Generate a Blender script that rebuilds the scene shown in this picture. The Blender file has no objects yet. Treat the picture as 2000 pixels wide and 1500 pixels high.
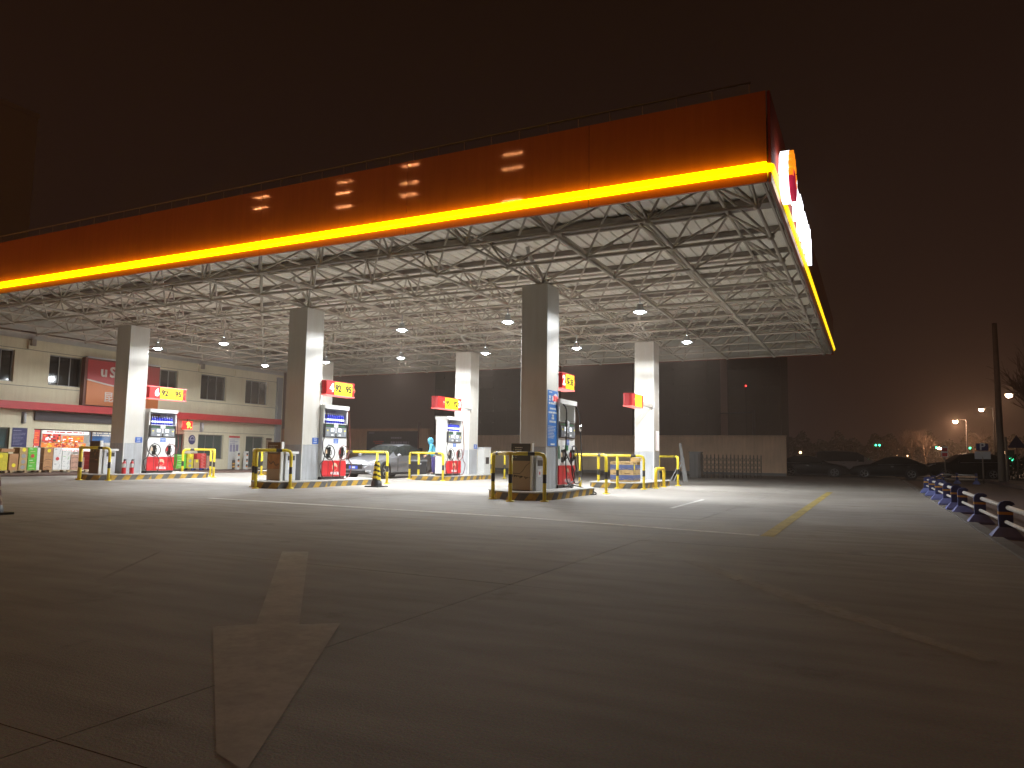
import bpy, math, random
from mathutils import Matrix, Vector, Euler
S = bpy.context.scene
COL = S.collection
rnd = random.Random(7)
PI = math.pi

# ------------------------------------------------------------------ camera
cam_d = bpy.data.cameras.new("camera"); cam = bpy.data.objects.new("camera", cam_d); COL.objects.link(cam)
cam_d.sensor_width = 36.0; cam_d.lens = 1416.3 / 2000 * 36
cam_d.clip_start = 0.05; cam_d.clip_end = 2000
PITCH, YAW, ROLL = 0.0984, 0.4606, 0.015
fw = Vector((-math.sin(YAW) * math.cos(PITCH), math.cos(YAW) * math.cos(PITCH), math.sin(PITCH)))
rt = Vector((math.cos(YAW), math.sin(YAW), 0)); up = rt.cross(fw)
r2 = rt * math.cos(ROLL) + up * math.sin(ROLL); u2 = up * math.cos(ROLL) - rt * math.sin(ROLL)
cam.matrix_world = Matrix(((r2.x, u2.x, -fw.x, 0), (r2.y, u2.y, -fw.y, 0), (r2.z, u2.z, -fw.z, 1.04), (0, 0, 0, 1)))
S.camera = cam

# ------------------------------------------------------------------ world: night sky with town glow
W = bpy.data.worlds.new("World"); S.world = W; W.use_nodes = True
nt = W.node_tree; nt.nodes.clear()
out = nt.nodes.new("ShaderNodeOutputWorld"); bg = nt.nodes.new("ShaderNodeBackground")
tc = nt.nodes.new("ShaderNodeTexCoord"); sx = nt.nodes.new("ShaderNodeSeparateXYZ"); rp = nt.nodes.new("ShaderNodeValToRGB")
nt.links.new(tc.outputs["Generated"], sx.inputs[0]); nt.links.new(sx.outputs["Z"], rp.inputs[0])
rp.color_ramp.elements[0].position = 0.0; rp.color_ramp.elements[0].color = (0.021, 0.0102, 0.0085, 1)
rp.color_ramp.elements[1].position = 0.75; rp.color_ramp.elements[1].color = (0.0056, 0.0025, 0.0008, 1)
nt.links.new(rp.outputs[0], bg.inputs[0]); bg.inputs[1].default_value = 1.0
nt.links.new(bg.outputs[0], out.inputs[0])
S.view_settings.view_transform = 'Standard'; S.view_settings.look = 'None'
S.view_settings.exposure = 0.0; S.view_settings.gamma = 1.0; S.view_settings.use_curve_mapping = False
S.cycles.max_bounces = 6; S.cycles.diffuse_bounces = 4; S.cycles.glossy_bounces = 3; S.cycles.transparent_max_bounces = 8
S.cycles.volume_bounces = 0; S.cycles.use_denoising = True
S.cycles.sample_clamp_indirect = 6.0; S.cycles.caustics_reflective = False; S.cycles.caustics_refractive = False

# ------------------------------------------------------------------ materials
def mat(name, col, rough=0.55, metal=0.0, var=0.0, vscale=3.0, bump=0.0, bscale=40.0, emit=None, strength=0.0, spec=0.5, coat=0.0, streak=0.0):
    m = bpy.data.materials.new(name); m.use_nodes = True; t = m.node_tree
    b = t.nodes["Principled BSDF"]; L = t.links.new
    b.inputs["Base Color"].default_value = (*col, 1); b.inputs["Roughness"].default_value = rough
    b.inputs["Metallic"].default_value = metal; b.inputs["Specular IOR Level"].default_value = spec
    b.inputs["Coat Weight"].default_value = coat
    if var or bump:
        g = t.nodes.new("ShaderNodeNewGeometry")
    if var:
        n = t.nodes.new("ShaderNodeTexNoise"); n.inputs["Scale"].default_value = vscale; n.inputs["Detail"].default_value = 5
        L(g.outputs["Position"], n.inputs["Vector"])
        r = t.nodes.new("ShaderNodeValToRGB")
        r.color_ramp.elements[0].position = 0.3; r.color_ramp.elements[1].position = 0.7
        r.color_ramp.elements[0].color = (*[c * (1 - var) for c in col], 1)
        r.color_ramp.elements[1].color = (*[min(1, c * (1 + var)) for c in col], 1)
        L(n.outputs["Fac"], r.inputs[0]); L(r.outputs[0], b.inputs["Base Color"])
    if streak:      # rain and dirt runs down upright sheets
        gs = t.nodes.new("ShaderNodeNewGeometry"); mp = t.nodes.new("ShaderNodeMapping"); mp.inputs["Scale"].default_value = (5, 5, 0.35); L(gs.outputs["Position"], mp.inputs[0])
        ns = t.nodes.new("ShaderNodeTexNoise"); ns.inputs["Scale"].default_value = 1.6; ns.inputs["Detail"].default_value = 7; ns.inputs["Roughness"].default_value = 0.65; L(mp.outputs[0], ns.inputs["Vector"])
        rs_ = t.nodes.new("ShaderNodeValToRGB"); rs_.color_ramp.elements[0].position = 0.34; rs_.color_ramp.elements[1].position = 0.62; q_ = 1 - streak
        rs_.color_ramp.elements[0].color = (q_, q_ * 0.98, q_ * 0.95, 1); L(ns.outputs["Fac"], rs_.inputs[0])
        ms = t.nodes.new("ShaderNodeMix"); ms.data_type = 'RGBA'; ms.blend_type = 'MULTIPLY'; ms.inputs[0].default_value = 1.0
        if var: L(r.outputs[0], ms.inputs[6])
        else: ms.inputs[6].default_value = (*col, 1)
        L(rs_.outputs[0], ms.inputs[7]); L(ms.outputs[2], b.inputs["Base Color"])
    if bump:
        n2 = t.nodes.new("ShaderNodeTexNoise"); n2.inputs["Scale"].default_value = bscale; n2.inputs["Detail"].default_value = 3
        L(g.outputs["Position"], n2.inputs["Vector"])
        bp = t.nodes.new("ShaderNodeBump"); bp.inputs["Strength"].default_value = bump; bp.inputs["Distance"].default_value = 0.01
        L(n2.outputs["Fac"], bp.inputs["Height"]); L(bp.outputs[0], b.inputs["Normal"])
    if emit:
        b.inputs["Emission Color"].default_value = (*emit, 1); b.inputs["Emission Strength"].default_value = strength
    return m

def glass_mat(name, tint=(1, 1, 1), refl=0.12):
    m = bpy.data.materials.new(name); m.use_nodes = True; t = m.node_tree; t.nodes.clear()
    o = t.nodes.new("ShaderNodeOutputMaterial"); mx = t.nodes.new("ShaderNodeMixShader")
    a = t.nodes.new("ShaderNodeBsdfTransparent"); a.inputs[0].default_value = (*tint, 1)
    g = t.nodes.new("ShaderNodeBsdfGlossy"); g.inputs["Roughness"].default_value = 0.02
    mx.inputs[0].default_value = refl
    t.links.new(a.outputs[0], mx.inputs[1]); t.links.new(g.outputs[0], mx.inputs[2]); t.links.new(mx.outputs[0], o.inputs[0])
    return m

def stripe_mat(name, ca, cb, period=0.42, slant=0.9, duty=0.5, rough=0.6):
    m = bpy.data.materials.new(name); m.use_nodes = True; t = m.node_tree; L = t.links.new
    b = t.nodes["Principled BSDF"]; b.inputs["Roughness"].default_value = rough
    uv = t.nodes.new("ShaderNodeUVMap"); s = t.nodes.new("ShaderNodeSeparateXYZ"); L(uv.outputs[0], s.inputs[0])
    a1 = t.nodes.new("ShaderNodeMath"); a1.operation = 'MULTIPLY_ADD'; a1.inputs[1].default_value = -slant
    L(s.outputs["Y"], a1.inputs[0]); L(s.outputs["X"], a1.inputs[2])
    a2 = t.nodes.new("ShaderNodeMath"); a2.operation = 'DIVIDE'; a2.inputs[1].default_value = period; L(a1.outputs[0], a2.inputs[0])
    a3 = t.nodes.new("ShaderNodeMath"); a3.operation = 'FRACT'; L(a2.outputs[0], a3.inputs[0])
    a4 = t.nodes.new("ShaderNodeMath"); a4.operation = 'GREATER_THAN'; a4.inputs[1].default_value = duty; L(a3.outputs[0], a4.inputs[0])
    g = t.nodes.new("ShaderNodeNewGeometry"); n = t.nodes.new("ShaderNodeTexNoise"); n.inputs["Scale"].default_value = 6; n.inputs["Detail"].default_value = 6
    L(g.outputs["Position"], n.inputs["Vector"])
    mx = t.nodes.new("ShaderNodeMix"); mx.data_type = 'RGBA'; mx.inputs[6].default_value = (*ca, 1); mx.inputs[7].default_value = (*cb, 1)
    L(a4.outputs[0], mx.inputs[0])
    m2 = t.nodes.new("ShaderNodeMix"); m2.data_type = 'RGBA'; m2.blend_type = 'MULTIPLY'; m2.inputs[0].default_value = 0.6
    rr = t.nodes.new("ShaderNodeValToRGB"); rr.color_ramp.elements[0].position = 0.35; rr.color_ramp.elements[0].color = (0.45, 0.43, 0.4, 1)
    rr.color_ramp.elements[1].position = 0.6
    L(n.outputs["Fac"], rr.inputs[0]); L(mx.outputs[2], m2.inputs[6]); L(rr.outputs[0], m2.inputs[7]); L(m2.outputs[2], b.inputs["Base Color"])
    return m

def concrete_mat(name, col, grooves=True):
    m = bpy.data.materials.new(name); m.use_nodes = True; t = m.node_tree; L = t.links.new
    b = t.nodes["Principled BSDF"]; b.inputs["Roughness"].default_value = 0.78; b.inputs["Specular IOR Level"].default_value = 0.35
    g = t.nodes.new("ShaderNodeNewGeometry")
    def noise(sc, det, stretch=None):
        n = t.nodes.new("ShaderNodeTexNoise"); n.inputs["Scale"].default_value = sc; n.inputs["Detail"].default_value = det
        if stretch:
            mp = t.nodes.new("ShaderNodeMapping"); mp.inputs["Scale"].default_value = stretch; L(g.outputs["Position"], mp.inputs[0]); L(mp.outputs[0], n.inputs["Vector"])
        else:
            L(g.outputs["Position"], n.inputs["Vector"])
        return n
    n1 = noise(0.35, 5); n2 = noise(2.6, 8, (0.35, 1.6, 1)); n3 = noise(90, 2)
    r1 = t.nodes.new("ShaderNodeValToRGB"); r1.color_ramp.elements[0].position = 0.3; r1.color_ramp.elements[1].position = 0.72
    r1.color_ramp.elements[0].color = (*[c * 0.80 for c in col], 1); r1.color_ramp.elements[1].color = (*[c * 1.08 for c in col], 1)
    L(n1.outputs["Fac"], r1.inputs[0])
    r2_ = t.nodes.new("ShaderNodeValToRGB"); r2_.color_ramp.elements[0].position = 0.28; r2_.color_ramp.elements[1].position = 0.66
    r2_.color_ramp.elements[0].color = (0.78, 0.77, 0.76, 1); r2_.color_ramp.elements[1].color = (1.05, 1.05, 1.05, 1)
    L(n2.outputs["Fac"], r2_.inputs[0])
    mx = t.nodes.new("ShaderNodeMix"); mx.data_type = 'RGBA'; mx.blend_type = 'MULTIPLY'; mx.inputs[0].default_value = 1.0
    L(r1.outputs[0], mx.inputs[6]); L(r2_.outputs[0], mx.inputs[7])
    m3 = t.nodes.new("ShaderNodeMix"); m3.data_type = 'RGBA'; m3.blend_type = 'MULTIPLY'; m3.inputs[0].default_value = 0.55
    L(mx.outputs[2], m3.inputs[6]); L(n3.outputs["Color"], m3.inputs[7]); L(m3.outputs[2], b.inputs["Base Color"])
    sp = t.nodes.new("ShaderNodeTexNoise"); sp.inputs["Scale"].default_value = 1.7; sp.inputs["Detail"].default_value = 7; sp.inputs["Roughness"].default_value = 0.65; L(g.outputs["Position"], sp.inputs["Vector"])
    sr = t.nodes.new("ShaderNodeValToRGB"); sr.color_ramp.elements[0].position = 0.60; sr.color_ramp.elements[1].position = 0.74
    sr.color_ramp.elements[0].color = (1, 1, 1, 1); sr.color_ramp.elements[1].color = (0.55, 0.53, 0.51, 1); L(sp.outputs["Fac"], sr.inputs[0])
    m4 = t.nodes.new("ShaderNodeMix"); m4.data_type = 'RGBA'; m4.blend_type = 'MULTIPLY'; m4.inputs[0].default_value = 0.8
    L(m3.outputs[2], m4.inputs[6]); L(sr.outputs[0], m4.inputs[7]); L(m4.outputs[2], b.inputs["Base Color"])
    s = t.nodes.new("ShaderNodeSeparateXYZ"); L(g.outputs["Position"], s.inputs[0])
    bp = t.nodes.new("ShaderNodeBump"); bp.inputs["Distance"].default_value = 0.012; bp.inputs["Strength"].default_value = 0.18
    ad = t.nodes.new("ShaderNodeMath"); ad.operation = 'ADD'
    if grooves:   # brushed grooves across the slabs
        wv = t.nodes.new("ShaderNodeMath"); wv.operation = 'MULTIPLY'; wv.inputs[1].default_value = 2 * PI / 0.034; L(s.outputs["Y"], wv.inputs[0])
        nw = noise(1.5, 2); wa = t.nodes.new("ShaderNodeMath"); wa.operation = 'MULTIPLY_ADD'; wa.inputs[1].default_value = 9.0
        L(nw.outputs["Fac"], wa.inputs[0]); L(wv.outputs[0], wa.inputs[2])
        sn = t.nodes.new("ShaderNodeMath"); sn.operation = 'SINE'; L(wa.outputs[0], sn.inputs[0])
        sc = t.nodes.new("ShaderNodeMath"); sc.operation = 'MULTIPLY'; sc.inputs[1].default_value = 0.05; L(sn.outputs[0], sc.inputs[0])
        L(sc.outputs[0], ad.inputs[0])
    else:
        ad.inputs[0].default_value = 0
    L(n3.outputs["Fac"], ad.inputs[1]); L(ad.outputs[0], bp.inputs["Height"]); L(bp.outputs[0], b.inputs["Normal"])
    return m

def red_panel_mat():
    m = mat("fascia red sheet", (0.52, 0.145, 0.035), rough=0.4, var=0.08, vscale=0.6, coat=0.16, spec=0.1, streak=0.10)
    t = m.node_tree; b = t.nodes["Principled BSDF"]; g = t.nodes.new("ShaderNodeNewGeometry")
    n = t.nodes.new("ShaderNodeTexNoise"); n.inputs["Scale"].default_value = 0.9; n.inputs["Detail"].default_value = 1
    t.links.new(g.outputs["Position"], n.inputs["Vector"])
    bp = t.nodes.new("ShaderNodeBump"); bp.inputs["Strength"].default_value = 0.03; bp.inputs["Distance"].default_value = 0.02
    t.links.new(n.outputs["Fac"], bp.inputs["Height"]); t.links.new(bp.outputs[0], b.inputs["Normal"])
    return m

def worn_paint(name, col, wear, lo=0.0, hi=1.0):
    m = mat(name, col, 0.78, var=0.15, vscale=3); t = m.node_tree; L = t.links.new
    o = t.nodes["Material Output"]; b = t.nodes["Principled BSDF"]; mx = t.nodes.new("ShaderNodeMixShader"); tr = t.nodes.new("ShaderNodeBsdfTransparent")
    g = t.nodes.new("ShaderNodeNewGeometry"); n = t.nodes.new("ShaderNodeTexNoise"); n.inputs["Scale"].default_value = 14; n.inputs["Detail"].default_value = 9; n.inputs["Roughness"].default_value = 0.7
    n2 = t.nodes.new("ShaderNodeTexNoise"); n2.inputs["Scale"].default_value = 1.1; n2.inputs["Detail"].default_value = 3
    L(g.outputs["Position"], n.inputs["Vector"]); L(g.outputs["Position"], n2.inputs["Vector"])
    a = t.nodes.new("ShaderNodeMath"); a.operation = 'MULTIPLY_ADD'; a.inputs[1].default_value = 0.55; L(n2.outputs["Fac"], a.inputs[0]); L(n.outputs["Fac"], a.inputs[2])
    r = t.nodes.new("ShaderNodeValToRGB"); c = 0.55 + 0.45 * (wear - 0.0); r.color_ramp.elements[0].position = max(0, c - 0.55); r.color_ramp.elements[1].position = 1.0; r.color_ramp.elements[0].color = (lo, lo, lo, 1); r.color_ramp.elements[1].color = (hi, hi, hi, 1)
    L(a.outputs[0], r.inputs[0]); L(r.outputs[0], mx.inputs[0]); L(tr.outputs[0], mx.inputs[1]); L(b.outputs[0], mx.inputs[2]); L(mx.outputs[0], o.inputs[0])
    return m

M = dict(
    slab=concrete_mat("forecourt concrete", (0.455, 0.42, 0.38)),
    apron=concrete_mat("plain concrete", (0.30, 0.28, 0.26), False),
    asphalt=mat("asphalt", (0.05, 0.047, 0.045), 0.85, var=0.25, vscale=2, bump=0.5, bscale=60),
    verge=mat("brick pavement", (0.12, 0.075, 0.06), 0.85, var=0.25, vscale=5, bump=0.4),
    yline=worn_paint("yellow road paint", (0.50, 0.38, 0.10), 0.25),
    wline=worn_paint("worn white road paint", (0.86, 0.84, 0.80), 0.12),
    ghost=worn_paint("worn arrow paint", (0.74, 0.70, 0.65), 0.2, 0.26, 0.62),
    ghost2=worn_paint("nearly gone road paint", (0.72, 0.68, 0.63), 0.3, 0.14, 0.44),
    fascia=red_panel_mat(),
    fascia_low=mat("fascia lower trim", (0.30, 0.06, 0.02), 0.35),
    strip=mat("yellow light strip", (0.8, 0.6, 0.02), 0.4, emit=(1.0, 0.64, 0.0), strength=9.0),
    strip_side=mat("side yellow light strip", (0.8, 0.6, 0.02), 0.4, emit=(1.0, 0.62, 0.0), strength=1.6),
    fascia_shaded=mat("shaded side fascia red sheet", (0.30, 0.035, 0.015), 0.65, var=0.08, vscale=0.6, spec=0.2),  # fascia red darkened: shade of the dimly lit side put into the colour
    lining=mat("grey fascia lining", (0.5, 0.49, 0.46), 0.6, var=0.06),
    deck=mat("white roof sheet", (0.84, 0.81, 0.74), 0.5, var=0.04),
    steel=mat("painted truss steel", (0.50, 0.455, 0.40), 0.5, var=0.08, vscale=2),
    purlin=mat("purlin steel", (0.28, 0.245, 0.22), 0.55, var=0.1),
    pipe=mat("white drain pipe", (0.75, 0.74, 0.7), 0.5),
    col=mat("off white column panel", (0.65, 0.635, 0.59), 0.42, var=0.05, vscale=1.2, streak=0.05),
    colbase=mat("grey column cladding", (0.43, 0.45, 0.48), 0.4, var=0.09, vscale=2, streak=0.2),
    trim=mat("pale corner trim", (0.72, 0.72, 0.68), 0.4),
    lampshell=mat("lamp housing", (0.45, 0.46, 0.48), 0.4, metal=0.6),
    lampglow=mat("white lamp lens", (1, 1, 1), 0.4, emit=(0.86, 0.95, 1.0), strength=170),
    island=mat("island concrete top", (0.42, 0.41, 0.38), 0.7, var=0.15, vscale=4, bump=0.2),
    kerb=stripe_mat("yellow and dark striped kerb", (0.55, 0.33, 0.035), (0.13, 0.13, 0.125), 0.52, 0.8),
    ypaint=mat("yellow rail paint", (0.78, 0.60, 0.03), 0.38, var=0.06),
    bpaint=mat("black band paint", (0.02, 0.02, 0.02), 0.45),
    ybright=mat("bright yellow paint", (0.80, 0.56, 0.02), 0.4, var=0.08),
    white=mat("white cabinet paint", (0.75, 0.75, 0.73), 0.35, var=0.03),
    lgrey=mat("light grey panel", (0.55, 0.56, 0.58), 0.45, var=0.04),
    mgrey=mat("mid grey panel", (0.27, 0.29, 0.32), 0.4),
    tgrey=mat("terminal grey", (0.20, 0.215, 0.235), 0.45),
    dark=mat("dark panel", (0.025, 0.025, 0.03), 0.35),
    black=mat("black rubber", (0.012, 0.012, 0.013), 0.5),
    hose=mat("black hose", (0.03, 0.026, 0.024), 0.4),
    hosered=mat("dark red hose", (0.14, 0.035, 0.03), 0.4),
    red=mat("dispenser red", (0.60, 0.022, 0.03), 0.32, var=0.05),
    redlit=mat("lit red sign face", (0.6, 0.02, 0.02), 0.35, emit=(1.0, 0.03, 0.03), strength=0.55),
    reddim=mat("red sign case", (0.40, 0.02, 0.025), 0.35, emit=(1.0, 0.03, 0.03), strength=0.08),
    yellowlit=mat("lit yellow sign face", (0.8, 0.6, 0.02), 0.35, emit=(1.0, 0.72, 0.0), strength=1.15),
    pink=mat("lit red trim", (0.8, 0.2, 0.2), 0.4, emit=(1.0, 0.16, 0.14), strength=1.1),
    whitelit=mat("lit white lettering", (0.9, 0.9, 0.9), 0.4, emit=(0.95, 0.96, 1.0), strength=1.2),
    ink=mat("black print", (0.02, 0.018, 0.01), 0.6),
    wprint=mat("white print", (0.8, 0.8, 0.8), 0.6),
    cream=mat("pale print", (0.85, 0.62, 0.42), 0.5),
    orange=mat("orange print", (0.75, 0.25, 0.03), 0.45),
    blue=mat("blue sticker", (0.035, 0.13, 0.48), 0.4),
    bluelight=mat("bright blue poster", (0.05, 0.22, 0.62), 0.4),
    bluedark=mat("navy notice", (0.03, 0.035, 0.13), 0.45),
    lilac=mat("lilac grey backing", (0.30, 0.29, 0.42), 0.5),
    green=mat("green sticker", (0.02, 0.16, 0.06), 0.4),
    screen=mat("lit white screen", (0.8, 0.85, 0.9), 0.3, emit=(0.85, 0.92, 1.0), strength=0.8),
    bottle=mat("blue bottle plastic", (0.02, 0.035, 0.50), 0.3),
    steelbright=mat("bright steel", (0.6, 0.6, 0.6), 0.25, metal=1.0),
    wall=mat("cream station wall", (0.72, 0.67, 0.50), 0.7, var=0.07, vscale=0.8, bump=0.15, streak=0.07),
    wallline=mat("wall joint", (0.22, 0.205, 0.165), 0.8),
    frame=mat("window frame", (0.25, 0.25, 0.24), 0.4, metal=0.4),
    pane=mat("dark window glass", (0.012, 0.013, 0.014), 0.06, spec=0.8),
    paneg=mat("greenish window glass", (0.06, 0.085, 0.08), 0.08, spec=0.8),
    awning=mat("red awning sheet", (0.46, 0.03, 0.035), 0.4, var=0.06),
    signred=mat("red sign board", (0.42, 0.035, 0.04), 0.4),
    signorange=mat("orange sign board", (0.56, 0.17, 0.045), 0.4),
    signwhite=mat("pale sign letters", (0.62, 0.56, 0.52), 0.4),
    signcase=mat("brown sign edge", (0.16, 0.06, 0.045), 0.5),
    led=mat("unlit led board", (0.05, 0.04, 0.045), 0.5),
    clear=glass_mat("clear shop glass"),
    carglass=mat("tinted car glass", (0.015, 0.02, 0.02), 0.04, spec=0.9),
    shopwhite=mat("shop interior", (0.75, 0.74, 0.72), 0.6),
    shoplight=mat("shop ceiling lights", (1, 1, 1), 0.5, emit=(1.0, 0.97, 0.92), strength=9),
    poster_red=mat("red poster", (0.62, 0.05, 0.05), 0.5, emit=(1, 0.12, 0.08), strength=0.25),
    poster_or=mat("orange poster", (0.8, 0.22, 0.04), 0.5, emit=(1, 0.28, 0.05), strength=0.35),
    poster_wh=mat("white poster", (0.9, 0.9, 0.9), 0.5, emit=(1, 0.95, 0.95), strength=0.6),
    carton_tan=mat("tan cardboard", (0.44, 0.30, 0.13), 0.75, var=0.12, vscale=6),
    carton_brown=mat("brown cardboard", (0.42, 0.22, 0.10), 0.75, var=0.12, vscale=6),
    carton_pink=mat("pinkish brown cardboard", (0.44, 0.26, 0.19), 0.75, var=0.2, vscale=14),
    carton_green=mat("bright green carton", (0.10, 0.46, 0.035), 0.6, var=0.1, vscale=6),
    carton_yellow=mat("yellow carton", (0.60, 0.50, 0.03), 0.6, var=0.1, vscale=6),
    carton_white=mat("white carton", (0.68, 0.68, 0.66), 0.6, var=0.06, vscale=6),
    carton_red=mat("red carton", (0.55, 0.04, 0.04), 0.6, var=0.1),
    carton_blue=mat("dusty blue carton", (0.07, 0.10, 0.24), 0.7, var=0.15, vscale=6),
    card=mat("yellow price card", (0.85, 0.72, 0.02), 0.5),
    wood=mat("pallet wood", (0.38, 0.27, 0.15), 0.8, var=0.2, vscale=8),
    bluepallet=mat("blue plastic pallet", (0.02, 0.07, 0.32), 0.5),
    maroon=mat("dark brown poster", (0.075, 0.035, 0.028), 0.45),
    posterbrown=mat("brown poster", (0.13, 0.06, 0.035), 0.45),
    posteramber=mat("amber picture", (0.36, 0.16, 0.06), 0.5, var=0.3, vscale=5),
    posterbeige=mat("beige picture", (0.36, 0.26, 0.17), 0.5, var=0.08),
    posterslate=mat("slate poster", (0.045, 0.05, 0.06), 0.45),
    silver=mat("silver grey car paint", (0.27, 0.275, 0.30), 0.28, metal=0.55, coat=1.0),
    carblack=mat("black car paint", (0.004, 0.004, 0.0045), 0.45, spec=0.25),
    carlight=mat("pale car paint", (0.30, 0.28, 0.28), 0.3, coat=0.5),
    lens=mat("headlight lens", (0.75, 0.77, 0.8), 0.1, spec=0.9),
    rim=mat("alloy rim", (0.5, 0.5, 0.5), 0.3, metal=0.9),
    plate=mat("blue number plate", (0.03, 0.08, 0.5), 0.4, emit=(0.05, 0.1, 0.8), strength=0.15),
    jacket=mat("light blue jacket", (0.08, 0.42, 0.62), 0.7, var=0.1, vscale=20),
    trousers=mat("purple trousers", (0.06, 0.045, 0.20), 0.8, var=0.15, vscale=20),
    skin=mat("skin", (0.50, 0.30, 0.22), 0.6),
    hair=mat("black hair", (0.01, 0.01, 0.01), 0.6),
    fence=mat("brown perimeter wall", (0.74, 0.52, 0.35), 0.8, var=0.12, vscale=0.7, bump=0.2, streak=0.15),
    lowwall=mat("cream low wall", (0.70, 0.56, 0.38), 0.8, var=0.1, vscale=0.7),
    banner=mat("navy banner", (0.03, 0.035, 0.07), 0.6),
    greyish=mat("grey utility cabinet", (0.16, 0.155, 0.15), 0.6, var=0.1),
    gate=mat("dull gate steel", (0.15, 0.13, 0.115), 0.5, metal=0.4),
    tower=mat("dark tower wall", (0.010, 0.007, 0.006), 0.9, var=0.2, vscale=0.05),
    towerwin=mat("dark tower window", (0.02, 0.016, 0.015), 0.9, spec=0.1),
    highrise=mat("pale highrise wall", (0.6, 0.54, 0.5), 0.9),
    barblue=mat("dark blue barrier plastic", (0.035, 0.045, 0.16), 0.5, var=0.1, vscale=8),
    barbase=mat("pale blue barrier base", (0.16, 0.19, 0.46), 0.55, var=0.12, vscale=8),
    barrail=mat("white barrier rail", (0.55, 0.53, 0.5), 0.45, var=0.12, vscale=6),
    barband=mat("amber reflector band", (0.55, 0.28, 0.05), 0.4),
    bark=mat("bare bark", (0.20, 0.13, 0.085), 0.9, var=0.3, vscale=6),
    shrub=mat("dark leaves", (0.045, 0.06, 0.025), 0.8, var=0.4, vscale=9),
    polem=mat("concrete pole", (0.22, 0.17, 0.13), 0.8, var=0.1),
    sodium=mat("street lamp lens", (1, 1, 1), 0.4, emit=(1.0, 0.60, 0.38), strength=5000),
    mastlamp=mat("mast lamp lens", (1, 0.9, 0.8), 0.4, emit=(1.0, 0.35, 0.12), strength=980),
    sodium2=mat("far street lamp lens", (1, 1, 1), 0.4, emit=(1.0, 0.66, 0.42), strength=900),
    greenlit=mat("green signal lens", (0.1, 0.8, 0.4), 0.4, emit=(0.05, 1.0, 0.4), strength=9),
    redpoint=mat("red warning lens", (0.8, 0.1, 0.1), 0.4, emit=(1.0, 0.03, 0.03), strength=9),
    warmpoint=mat("warm lamp lens", (1, 0.8, 0.5), 0.4, emit=(1.0, 0.6, 0.3), strength=5),
    ledred=mat("red led face", (0.3, 0.01, 0.01), 0.4, emit=(1.0, 0.02, 0.02), strength=2.5),
    ledyel=mat("yellow led digit", (0.8, 0.6, 0.1), 0.4, emit=(1.0, 0.62, 0.05), strength=5),
    logowhite=mat("lit white sign side", (0.9, 0.9, 0.9), 0.4, emit=(0.93, 0.94, 1.0), strength=2.6),
    logoorange=mat("lit orange petal", (0.8, 0.3, 0.03), 0.4, emit=(1.0, 0.27, 0.01), strength=1.1),
    logored=mat("lit crimson face", (0.5, 0.02, 0.06), 0.4, emit=(0.6, 0.02, 0.07), strength=0.55),
)

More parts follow.
